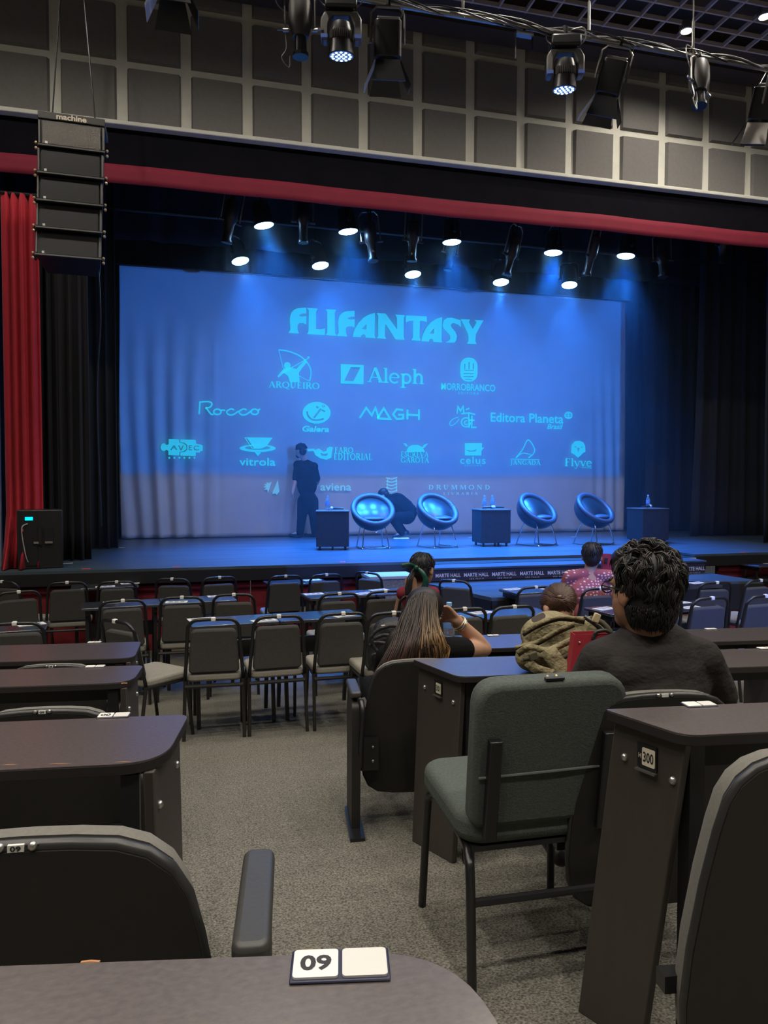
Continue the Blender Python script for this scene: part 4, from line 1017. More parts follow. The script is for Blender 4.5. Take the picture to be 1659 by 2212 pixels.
    c = Pf-EX*s*(L/2)-EY*.05
    MB().box((c.x-base.x, c.y-base.y, zt-.07), (L-.1, .02, .09), rz=ROW).build('under_rail', M_['ply_black'], t)
    for (tx, ty, num) in tags:
        P = onZ(tx, ty, z); tag_pair(t, (P.x-base.x, P.y-base.y, zt), row, num)
    return t, z
D = {}
D['L0'] = desk('nearest dark desk end numbered 09 at the bottom of the picture', (985, 2050, .553), (1180, 2400), 1, .9, .03, [(735, 2089, '09')], shear=0, far_rad=.075, row=R(-11))
D['L1'] = desk('left dark desk tagged 00 beside the aisle, second row from the camera', (408, 1543, 1.715), (352, 1646), 1, 1.6, .10, [(246, 1547, '00')], far_rad=.03)
D['L2'] = desk('left dark desk beside the aisle, third row from the camera', (310, 1437, 2.83), (284, 1474), 1, 2.0, .09, [(206, 1440.5, None)], far_rad=.03)
D['L3'] = desk('left dark desk closest to the stage, with banquet chairs behind it', (305, 1386, 3.98), (290, 1421), 1, 2.6, .08, [(204, 1388, None)], far_rad=.03)
D['R1'] = desk('right dark desk with an end panel numbered 300', (1306, 1532, 1.60), (1480, 1589), -1, 1.3, .035, [(1510, 1523, None)], shear=.10, plate=('H', '300'), far_rad=.012)
D['R2'] = desk('dark desk carrying the olive backpack', (892, 1424, 2.80), (990, 1462), -1, 2.6, .04, [(1655, 1401, None)], shear=.05, plate=('', '301'), far_rad=.012)
D['R3'] = desk('dark desk the long haired woman leans on', (955, 1374, 4.24), (1000, 1402), -1, 3.6, .04, [(1065, 1373, None), (1535, 1359, None)], far_rad=.02)

mk('theatre_fabric', (.13, .125, .11), .92, noise=(170, (.18, .17, .15), .3))
chip = mat('raw_edge', (.42, .20, .09), .8)
for k_, px0, px1, py in (('L1', 245, 288, 1646), ('L1', 100, 160, 1650), ('L1', 2, 40, 1652), ('L0', 175, 215, 2077), ('L0', 640, 700, 2054), ('L2', 262, 275, 1475)):
    t_, z_ = D[k_]; a_ = onZ(px0, py, z_); b_ = onZ(px1, py-(px1-px0)*.03, z_); l_ = Vector(t_.location)
    MB().tube([tuple(a_-l_-Vector((0, 0, .002))), tuple(a_.lerp(b_, .5)-l_-Vector((0, 0, .0014))), tuple(b_-l_-Vector((0, 0, .002)))], .0022, 5).build('worn_edge', chip, t_)
def make_seat(folded=True):
    t = thing('theatre_armchair', 'x', 'seat'); zt = .70
    half = [(0, .014), (.06, .0125), (.11, .008), (.145, -.004), (.172, -.026), (.190, -.058), (.202, -.11), (.216, -.20), (.228, -.32), (.230, -.42), (.222, -.49), (.20, -.54), (.165, -.565), (.10, -.575), (0, -.578)]
    out = [(-x, y) for x, y in half[::-1]]+half[1:-1]
    A = T(0, 0, zt) @ Rx(R(8)) @ Rx(PI/2)
    MB().prism(out, -.010, .010, A).build('back_shell', M_['ply_black'], t, smooth='auto')
    def dome(s_, y0, n_=4):
        mb = MB(); N = len(out)
        for k in range(n_+1):
            q = k/n_; e = math.sqrt(max(0, 1-q*q)); z_ = -.012-.05*q; sc = 1-.12*(1-e)
            mb.v += [tuple(A @ Vector((x*sc, (y-.0)*sc+.006-(.28*(1-sc)), z_))) for x, y in out]
        for k in range(n_): mb.f += [(k*N+i, k*N+(i+1) % N, (k+1)*N+(i+1) % N, (k+1)*N+i) for i in range(N)]
        mb.f.append(tuple(range(n_*N, (n_+1)*N))); mb.f.append(tuple(range(N-1, -1, -1))); return mb
    dome(1, 0).build('back_cushion', M_['theatre_fabric'], t, smooth='auto')
    MB().tube([tuple(A @ Vector((x, y+.001, .0))) for x, y in out], .009, 6, closed=True).build('edge_trim', mat('trim_black', (.03, .03, .03), .35), t, smooth=True)
    MB().box((0, -.004, zt+.016), (.050, .012, .007), Rx(0)).build('seat_tag', M_['black_paint'], t)
    for s in (-1, 1): MB().ell((s*.018, -.010, zt+.018), .0055, n=8, m=5).build('tag_screw', M_['steel'], t, smooth=True)
    MB().box((0, -.0105, zt+.017), (.018, .004, .008)).build('tag_number', M_['white_plastic'], t)
    if folded:
        MB().prism(roundpoly([(-.18, .20), (.18, .20), (.185, .60), (-.185, .60)], .06, 5), -.16, -.09, Rx(PI/2) @ T(0, -.02, -.03)).build('seat_cushion', M_['theatre_fabric'], t, bevel=.02, seg=3)
    else:
        MB().prism(rrect(.44, .44, .07), .34, .43, T(0, .29, 0)).build('seat_cushion', M_['chair_fabric'], t, bevel=.03, seg=3)
        MB().prism(rrect(.42, .42, .07), .31, .345, T(0, .29, 0)).build('seat_pan', M_['ply_black'], t, bevel=.01)
    for s in (-1, 1):
        x = s*.268
        pn = MB().prism(roundpoly([(-.06, 0), (.17, 0), (.17, .50), (.10, .575), (-.10, .56), (-.10, .42)], [0, 0, .08, .03, .03, .05], 5), -.018, .018, T(x, .04, 0) @ Rz(PI/2) @ Rx(PI/2)).build('side_panel', M_['ply_black'], t, bevel=.004)
        MB().prism(rrect(.046, .25, .015), .575, .602, T(x, .06, 0) @ Rx(R(-2))).build('armrest', mat('arm_pad', (.045, .044, .042), .42, bump=(90, .2, .003)), pn, bevel=.009, seg=3)
        MB().tube(smoothpts([(x-s*.02, -.04, .57), (x-s*.025, -.075, .52), (x-s*.02, -.06, .40), (x-s*.02, -.03, .28)], 4), .012, 6).build('arm_bracket', M_['black_metal'], pn, smooth=True)
        br = MB().box((x-s*.055, -.005+.03, .32), (.09, .012, .14)).build('bracket', M_['black_metal'], t)
        for z in (.29, .35): MB().ell((x-s*.075, .016, z), .008, n=8, m=5).build('bolt', M_['dull_metal'], br, smooth=True)
        MB().box((x, .04, .012), (.06, .30, .024)).build('foot_plate', M_['black_metal'], t)
    MB().box((0, .10, .30), (.50, .03, .03)).build('cross_rail', M_['black_metal'], t)
    return t
seat_f = make_seat(True); seat_d = make_seat(False); uf = [0]; ud = [0]
def seat(px, py, d, label, folded=True, rz=ROW, skip=()):
    P = at(px, py, d); f0 = fl(P.y)
    pr, us = (seat_f, uf) if folded else (seat_d, ud)
    if not us[0]: t = pr; us[0] = 1
    else: t = dup(pr, skip=skip)
    t.location = (P.x, P.y, f0); t.rotation_euler = (0, 0, rz); t['label'] = label; t['group'] = 'fixed theatre seats'
    sc = (P.z-f0)/.712; t.scale = (1, 1, sc); return t
seat(42, 1832, .84, 'nearest theatre seat back with a 09 tag at the lower left')
vs, fs = text2d('09', .03); o = MB().add([((u-.5)*.012, -.013, .717+(v-.5)*.006) for u, v in vs], fs).build('tag_print', M_['ink'], seat_f)
seat(94, 1540, 1.93, 'theatre seat behind the left desk tagged 00')
seat(112, 1441, 3.02, 'theatre seat between the third and fourth left desks')
ws = seat(905, 1430, 3.0, 'theatre seat of the long haired woman beside the aisle', False)
ms = seat(1432, 1504, 1.86, 'theatre seat the dark grey shirted man sits in', False, skip=('side_panel', 'bracket', 'foot_plate'))
seat(1106, 1432, 3.02, 'theatre seat under the desk with the olive backpack')
seat(1810, 1632, 1.18, 'dark theatre seat at the lower right edge of the picture', skip=('side_panel', 'bracket', 'foot_plate', 'seat_cushion'))

# ------------------------------------------------------------------ upholstered green-grey chair in the aisle
def green_chair():
    P = at(1112, 2030, 2.06); f0 = fl(P.y)
    t = thing('stacking_chair', 'large dark green upholstered stacking chair standing in the aisle', 'chair', (P.x, P.y, f0), R(-2))
    z = .46
    MB().prism(rrect(.44, .42, .07, 6), z-.085, z, T(0, .03, 0)).build('seat', M_['green_fabric'], t, bevel=.028, seg=4)
    A = T(0, -.185, z) @ Rx(R(9)) @ Rx(PI/2)
    MB().prism(roundpoly([(-.20, -.03), (.20, -.03), (.205, .36), (-.205, .36)], [.03, .03, .07, .07], 6), -.055, .012, A).build('backrest', M_['green_fabric'], t, bevel=.016, seg=3)
    bk = MB().tube([(-.19, .115, .013), (0, .119, .0155), (.19, .121, .013)], .0035, 6, A).build('back_seam', mat('seam', (.12, .14, .125), .8), t)
    for s in (-1, 1):
        MB().box((s*.155, .085, .022), (.034, .27, .022), A).build('back_bracket', M_['black_metal'], t, bevel=.003)
        MB().tube(smoothpts([(s*.215, .22, 0), (s*.205, .20, .30), (s*.20, .185, .36), (s*.19, .13, .375), (s*.19, -.10, .365), (s*.2, -.17, .35), (s*.205, -.20, .30), (s*.215, -.245, 0)], 5), .0125, 8).build('leg_frame', M_['black_metal'], t, smooth=True)
    MB().tube([(-.205, -.205, .25), (.205, -.205, .25)], .011, 8).build('rear_stretcher', M_['black_metal'], t)
    MB().tube([(-.19, .1, .37), (.19, .1, .37)], .011, 8).build('front_rail', M_['black_metal'], t)
    MB().box((0, -.02, .368), (.38, .3, .014)).build('seat_pan', M_['black_metal'], t)
    MB().box((0, -.008+.02, 0), (.05, .006, .012), A @ T(0, .352, 0)).build('chair_tag', M_['black_paint'], t)
    for s in (-1, 1): MB().ell((s*.012, .362, -.015), .006, A, n=8, m=5).build('tag_screw', mat('brass', (.5, .38, .2), .35, metal=.7), t, smooth=True)
    return t
gc = green_chair()

# ================================================================== BANQUET CHAIRS AND SMALL TABLES BEFORE THE STAGE
def make_banquet():
    t = thing('banquet_chair', 'x', 'chair')
    up = [(-.205, -.245, 0), (-.198, -.185, .44), (-.175, -.245, .78), (-.165, -.262, .835), (-.13, -.272, .87), (-.07, -.276, .878), (.07, -.276, .878), (.13, -.272, .87), (.165, -.262, .835), (.175, -.245, .78), (.198, -.185, .44), (.205, -.245, 0)]
    MB().tube(smoothpts(up[1:-1], 3), .0125, 8).build('back_frame', M_['black_metal'], t, smooth=True)
    for s in (-1, 1):
        MB().tube([(s*.205, -.255, 0), (s*.198, -.185, .44)], .0125, 8).build('leg', M_['leg_metal'], t, smooth='auto')
        MB().tube([(s*.19, .225, 0), (s*.185, .17, .42)], .0125, 8).build('leg', M_['leg_metal'], t, smooth='auto')
        MB().tube([(s*.198, -.185, .425), (s*.186, .17, .415)], .011, 8).build('side_rail', M_['black_metal'], t)
    MB().tube([(-.198, -.2, .40), (.198, -.2, .40)], .014, 8).build('rear_stretcher', M_['black_metal'], t)
    MB().tube([(-.185, .17, .40), (.185, .17, .40)], .012, 8).build('front_stretcher', M_['black_metal'], t)
    MB().prism(roundpoly([(-.195, -.19), (.195, -.19), (.205, .22), (-.205, .22)], .06, 5), .425, .485).build('seat', M_['seat_fabric_lit'], t, bevel=.02, seg=3)
    A = T(0, -.192, .46) @ Rx(R(10)) @ Rx(PI/2)
    MB().prism(roundpoly([(-.175, .03), (.175, .03), (.152, .345), (-.152, .345)], [.03, .03, .04, .04], 5), -.045, .004, A).build('backrest', M_['chair_fabric'], t, bevel=.012, seg=2)
    MB().box((.0, -.277, .879), (.032, .030, .030)).build('number_clip', M_['white_plastic'], t, bevel=.006)
    return t
bq = make_banquet(); ub = [0]
DD = {372: 7.22, 474: 7.35, 794: 7.75, 145: 6.95, 252: 7.0}
def chair(px, ty, label, rz=R(6), d=None, z0=None):
    d = d or DD.get(px)
    if d is None: d = 1410/(ty-1055)
    P = at(px, ty, d)
    P = P + Rz(rz).to_3x3() @ Vector((0, .27, 0))
    if not ub[0]: t = bq; ub[0] = 1
    else: t = dup(bq)
    t.location = (P.x, P.y, fl(P.y)); t.rotation_euler = (0, 0, rz); t['label'] = label; t['group'] = 'banquet chairs before the stage'
    return t
CH = [
 (145, 1259, R(5), 'grey banquet chair in front of the left floor loudspeaker, seat clear in view'), (252, 1255, R(2), 'grey banquet chair just right of the one below the floor loudspeaker'),
 (372, 1244, R(-16), 'grey banquet chair close to the red stage front, left of two behind a blue table'), (474, 1240, R(10), 'grey banquet chair close to the red stage front, right of two behind a blue table'),
 (617, 1244, R(4), 'grey banquet chair in front of the small table at the stage front'), (705, 1241, R(6), 'grey banquet chair half hidden behind the blue table at the centre'), (794, 1229, R(-52), 'banquet chair turned sideways beside the grey carpeted block'),
 (393, 1290, R(-2), 'grey banquet chair at the left long blue table, left of a pair'), (505, 1284, R(-4), 'grey banquet chair at the left long blue table, right of a pair'), (733, 1282, R(3), 'grey banquet chair at the centre blue table, left of a pair'), (832, 1277, R(4), 'grey banquet chair at the centre blue table, nearest the woman in red'),
 (461, 1341, R(-3), 'front grey banquet chair by the aisle, leftmost of three in a row'), (602, 1335, R(2), 'front grey banquet chair by the aisle, middle of three in a row'), (741, 1329, R(1), 'front grey banquet chair by the aisle, rightmost of three in a row'),
 (265, 1297, R(8), 'grey banquet chair just behind the last left desk'), (40, 1278, R(20), 'grey banquet chair turned right near the left edge'), (5, 1256, R(-28), 'dark banquet chair cut by the left edge of the picture below the pilaster'), (32, 1346, R(0), 'banquet chair top showing over the last left desk at the left edge'),
 (981, 1254, R(-48), 'banquet chair turned sideways right of the woman in red'), (905, 1284, R(8), 'banquet chair the woman in the red top sits on'), (1003, 1327, R(0), 'banquet chair behind the forehead and hand of the long haired woman'), (1110, 1322, R(4), 'grey banquet chair left of the olive backpack'), (1157, 1268, R(4), 'grey banquet chair left of the polka dot shirt'), (1296, 1271, R(2), 'banquet chair the person in the polka dot shirt sits on'),
 (1436, 1312, R(4), 'banquet chair partly hidden by the head of the dark haired man'), (1537, 1305, R(3), 'grey banquet chair right of the dark haired man in the lower row'), (1548, 1258, R(-4), 'grey banquet chair right of the dark haired man in the upper row'), (1642, 1253, R(6), 'grey banquet chair at the right edge in the upper row'), (1652, 1302, R(6), 'grey banquet chair at the right edge in the lower row')]
for px, ty, rz, lb in CH: chair(px, ty, lb, rz)
sd = chair(250, 1329, 'banquet chair turned to the right with its seat coloured as lit beside the left desks', R(-48), d=4.85)
bc = chair(850, 1334, 'banquet chair with the black backpack hung on its back', R(2), d=4.85)

ZT = .77
def make_table(w_=.66, dp=.36):
    t = thing('small_table', 'x', 'table')
    MB().prism(rrect(w_, dp, .02, 3), ZT-.022, ZT).build('top', M_['table_top'], t, bevel=.003)
    for s in (-1, 1):
        x = s*(w_/2-.05)
        MB().box((x, 0, ZT-.05), (.03, dp-.06, .04)).build('end_beam', M_['black_metal'], t)
        for q in (-1, 1):
            MB().bar((x, q*(dp/2-.10), ZT-.05), (x, q*(dp/2-.0), 0.0), .028, .028).build('leg', M_['black_metal'], t)
    MB().box((0, .06, ZT-.24), (w_-.12, .022, .13)).build('modesty_board', M_['black_metal'], t)
    return t
tb = make_table(); ut = [0]; TBL = {}
def table(key, px, py, label, right=False, w_=.66, dp=.36, rz=R(7.5), shift=0, zt=None):
    P = onZ(px, py, zt or ZT); ex = Vector((math.cos(rz), math.sin(rz), 0)); ey = Vector((-math.sin(rz), math.cos(rz), 0))
    c = P+ex*((-1 if right else 1)*w_/2+shift*(w_+.004))+ey*dp/2
    if not ut[0]: t = tb; ut[0] = 1
    else: t = dup(tb)
    t.location = (c.x, c.y, 0); t.scale = (1, 1, (zt or ZT)/ZT); t.rotation_euler = (0, 0, rz); t['label'] = label; t['group'] = 'small tables before the stage'; TBL[key] = t; return t
table('1', 583, 1264, 'small table right at the red stage front, left of centre')
table('2', 670, 1293, 'blue reflecting table at the centre, left half of the pair')
table('2b', 670, 1293, 'blue reflecting table at the centre, right half of the pair', shift=1)
table('3', 413, 1354, 'blue reflecting table behind the three front chairs, left half', rz=R(5))
table('3b', 413, 1354, 'blue reflecting table behind the three front chairs, right half', shift=1, rz=R(5))
table('4', 513, 1296, 'long blue table on the left, right half', True); table('4b', 513, 1296, 'long blue table on the left, left half', True, shift=-1)
table('5', 98, 1359, 'dark table at the left edge beyond the last left desk', True)
table('6', 152, 1273, 'dark table behind the two left chairs near the stage')
table('7', 1119, 1283, 'blue reflecting table left of the polka dot shirt', zt=.80)
table('8', 1043, 1339, 'blue table behind the hand of the long haired woman', True); table('8b', 1053, 1338, 'blue table between the long haired woman and the olive backpack')
table('9', 1320, 1327, 'purple reflecting table between the backpack and the dark haired man')
table('10', 1440, 1320, 'dark table right of the dark haired man'); table('11', 1455, 1271, 'dark table in front of the low platform on the right', zt=.80); table('12', 1640, 1223, 'table at the right edge close to the red stage front')
# printed cards lying on the tables
def make_card():
    t = thing('table_card', 'x', 'card')
    MB().box((0, 0, .0012), (.19, .11, .0016)).build('sheet', M_['paper'], t)
    mb = MB()
    for k in range(3): mb.box((-.05+.05*k, .012, .0023), (.035, .05, .0004))
    mb.box((0, -.035, .0023), (.14, .012, .0004))
    o = mb.build('print', mat('print_grey', (.25, .27, .32), .7), t); o['kind'] = 'stuff'
    return t
cdp = make_card(); uc = [0]
def card(key, dx, dy, rz, label):
    b = TBL[key]; t = cdp if not uc[0] else dup(cdp); uc[0] = 1
    v = Rz(b.rotation_euler.z) @ Vector((dx, dy, 0))
    t.location = (b.location.x+v.x, b.location.y+v.y, ZT*b.scale.z+.0005); t.rotation_euler = (0, 0, b.rotation_euler.z+rz); t['label'] = label; t['group'] = 'printed cards on the small tables'
for k, dx, dy, r_, lb in (('1', .2, .05, .1, 'printed card on the small table at the stage front'), ('2', -.22, .08, 0, 'printed card at the left end of the centre blue table'), ('2', .25, -.06, .3, 'printed card near the middle of the centre blue table, left one'), ('2b', -.2, .1, .2, 'printed card near the middle of the centre blue table, right one'),
   ('3', -.24, .11, .1, 'printed card at the left end of the table behind the three front chairs'), ('3', .22, -.11, .2, 'printed card at the join of the table behind the three front chairs'), ('3b', .2, -.1, .3, 'printed card at the right of the table behind the three front chairs'),
   ('4b', -.05, .1, .1, 'printed card at the left of the long left blue table'), ('4', -.2, -.1, -.2, 'printed card at the near edge of the long left blue table'), ('4', .2, .12, .0, 'printed card at the right end of the long left blue table'), ('5', .22, .06, .3, 'printed card on the dark table at the left edge'), ('6', .0, -.1, 0, 'printed card on the dark table near the floor loudspeaker'), ('6', .25, .08, .1, 'second printed card on the dark table near the floor loudspeaker, by the chair top'),
   ('7', -.2, .11, .2, 'printed card left of the polka dot shirt, far one'), ('7', .15, .0, .3, 'printed card beside the polka dot sleeve'), ('8', .1, .1, .1, 'printed card behind the bracelet of the long haired woman'), ('8b', -.22, .1, .2, 'printed card on the table left of the olive backpack'), ('9', -.2, .06, .2, 'printed card on the purple reflecting table'), ('10', .1, .12, .1, 'printed card on the dark table right of the dark haired man, far one'), ('10', .0, -.12, 0, 'printed card at the near edge of the dark table right of the dark haired man'), ('11', .2, .05, .1, 'printed card on the dark table before the low platform'), ('12', .1, .05, 0, 'printed card on the table at the right edge near the stage')):
    card(k, dx, dy, r_, lb)

# ================================================================== PEOPLE
mk('skin', (.52, .30, .20), .55, noise=(14, (.46, .25, .165), .3)); mk('skin_tan', (.40, .21, .13), .55, noise=(14, (.34, .17, .10), .3)); mk('skin_pale', (.60, .40, .33), .55, noise=(14, (.52, .33, .27), .3))
mk('shirt_dark', (.030, .027, .027), .85, noise=(9, (.042, .038, .037), .3), spec=.15, bump=(6, .8, .04, (1, 1, 1.6))); mk('shirt_black', (.008, .008, .009), .9, spec=.08, bump=(9, .7, .02)); mk('trousers', (.009, .009, .011), .9, spec=.08, bump=(8, .6, .02))
mk('red_top', (.22, .012, .030), .75, bump=(9, .4, .01)); mk('shoe', (.02, .02, .022), .5); mk('shoe_white', (.7, .7, .7), .5); mk('green_silk', (.006, .035, .028), .35, noise=(25, (.012, .10, .07), .2)); mk('bracelet', (.75, .68, .5), .25, metal=.8)
def hair_mat(name, rough=.5):
    m = bpy.data.materials.new(name); m.use_nodes = True; nt = m.node_tree; b = nt.nodes['Principled BSDF']; b.inputs['Roughness'].default_value = rough
    a = nt.nodes.new('ShaderNodeAttribute'); a.attribute_name = 'tint'; nt.links.new(a.outputs['Color'], b.inputs['Base Color']); return m
HM = hair_mat('hair_strands')
class Hair:
    def __init__(s): s.m = MB(); s.c = []
    def strand(s, pts, r, c0, c1, n=5, k=4, pw=1.0):
        P = smoothpts(pts, k); N = len(P)
        rr = [r*(.55+.45*math.sin(PI*min(1, .25+i/(N-1)*.6)))*(1 if i < N-2 else (.6 if i == N-2 else .15)) for i in range(N)]
        s.m.tube(P, rr, n)
        for i in range(N):
            t = (i/(N-1))**pw; s.c += [tuple(lerp(a, b, t) for a, b in zip(c0, c1))]*n
    def blob(s, c, r, col, n=20, m=12, M=None):
        a = len(s.m.v); s.m.ell(c, r, M, n, m); s.c += [col]*(len(s.m.v)-a)
    def build(s, par, name='hair'):
        me = bpy.data.meshes.new(name); l = par.location
        me.from_pydata([(x-l[0], y-l[1], z-l[2]) for x, y, z in s.m.v], [], s.m.f); me.materials.append(HM)
        ca = me.color_attributes.new('tint', 'FLOAT_COLOR', 'POINT')
        for i, c in enumerate(s.c): ca.data[i].color = (*c, 1)
        for p in me.polygons: p.use_smooth = True
        o = bpy.data.objects.new(name, me); COL.objects.link(o); o.parent = par; return o
def hand(mb, w, fd, pn, s=1.0, curl=.35, thumb=1, spread=.024):
    w = Vector(w); fd = Vector(fd).normalized(); pn = Vector(pn); pn = (pn-fd*pn.dot(fd)).normalized(); sd_ = fd.cross(pn)
    L = [.066, .076, .070, .054]
    for i in range(4):
        k = (i-1.5)
        b0 = w+fd*.015*s+sd_*k*.013*s; b1 = w+fd*(.088-abs(k)*.006)*s+sd_*k*spread*.92*s
        mb.chain((b0, .014*s), (b1, .0105*s))
        d = (fd+sd_*k*.06).normalized(); p = b1
        for j, fr in enumerate((.45, .32, .23)):
            d = (d+pn*curl*(1+.15*i)).normalized(); q = p+d*L[i]*fr*s; mb.chain((p, (.0098-.0009*j)*s), (q, (.0090-.0010*j)*s)); p = q
    b = w+fd*.02*s+sd_*thumb*.022*s; d = (fd*.62+sd_*thumb*.7+pn*.25).normalized(); q = b+d*.045*s; mb.chain((b, .015*s), (q, .0115*s)); d2 = (d+fd*.5+pn*.2).normalized(); mb.chain((q, .0115*s), (q+d2*.033*s, .009*s))
def head(mb, H, f, u, s=1.0, ears=True):
    """skull, jaw, nose, ears; f = facing, u = up"""
    f = Vector(f).normalized(); u = Vector(u); u = (u-f*u.dot(f)).normalized(); r = f.cross(u)
    M = Matrix(((r.x, f.x, u.x, H.x), (r.y, f.y, u.y, H.y), (r.z, f.z, u.z, H.z), (0, 0, 0, 1)))
    mb.ell((0, -.012*s, .028*s), (.074*s, .092*s, .085*s), M); mb.ell((0, .022*s, -.035*s), (.058*s, .066*s, .075*s), M); mb.ell((0, .055*s, -.085*s), (.03*s, .03*s, .026*s), M)
    mb.ell((0, .088*s, -.012*s), (.012*s, .018*s, .022*s), M); mb.ell((0, .096*s, -.024*s), (.015*s, .013*s, .010*s), M); mb.ell((0, .078*s, -.056*s), (.024*s, .012*s, .012*s), M)
    for k in (-1, 1):
        mb.ell((k*.032*s, .070*s, .018*s), (.022*s, .012*s, .008*s), M)
        if ears: mb.ell((k*.076*s, -.005*s, -.012*s), (.009*s, .020*s, .032*s), M)
    return M
def face(par, M, s=1.0, brow=(.02, .015, .012)):
    l = Vector(par.location); A = T(-l) @ M; bm_ = M_.get('eye_white') or mat('eye_white', (.75, .72, .7), .3); M_['eye_white'] = bm_
    for k in (-1, 1):
        e = MB().ell((k*.031*s, .072*s, .002*s), (.013*s, .010*s, .008*s), A, 10, 6).build('eye', bm_, par, smooth=True)
        MB().ell((k*.031*s, .0805*s, .002*s), (.006*s, .003*s, .006*s), A, 8, 4).build('iris', M_['ink'], e, smooth=True)
        MB().tube([(k*.016*s, .083*s, .024*s), (k*.033*s, .081*s, .029*s), (k*.048*s, .072*s, .024*s)], .004*s, 5, A).build('eyebrow', M_['ink'], par)
    MB().ell((0, .088*s, -.056*s), (.020*s, .005*s, .006*s), A, 10, 5).build('lips', M_.setdefault('lips', mat('lips', (.42, .16, .13), .5)), par, smooth=True)
def ppl(label, base):
    return thing('person', label, 'person', base)
def bodyparts(par, spec, vox):
    l = Vector(par.location)
    for name, mb, m_ in spec:
        mb.v = [(x-l.x, y-l.y, z-l.z) for x, y, z in mb.v]
        if name == 'shoes':      # one mesh for each shoe
            n_ = len(mb.v)//2
            for k in (0, 1):
                q = MB(); q.v = mb.v[k*n_:(k+1)*n_]; q.f = [tuple(i-k*n_ for i in f) for f in mb.f if (min(f) >= n_) == bool(k)]
                q.build('shoe', M_[m_], par, smooth=True, remesh=vox, sm=4)
            continue
        mb.build(name, M_[m_], par, smooth=True, remesh=vox, sm=4)
def seated_legs(body, tr, sh, pel, fwd, side, fz, seatz, spread=.10):
    """thighs forward, shins down to the floor, shoes"""
    for k in (-1, 1):
        hip = pel+side*k*.09-Vector((0, 0, .03)); knee = pel+fwd*.42+side*k*(spread+.02); knee.z = seatz+.06
        ank = knee+fwd*.02; ank.z = fz+.09; toe = ank+fwd*.16; toe.z = fz+.035
        body.chain((hip, .075), (knee, .052), (ank, .036)); tr.chain((hip, .088), (knee, .066), (ank, .052))
        heel = ank-fwd*.04; heel.z = fz+.035; sh.chain((heel, .036), (toe, .034)); body.chain((ank, .036), (toe, .028))

CF = Vector((FW.x, FW.y, 0)).normalized()      # away from the camera
CR = RT.copy()
Z1 = Vector((0, 0, 1))
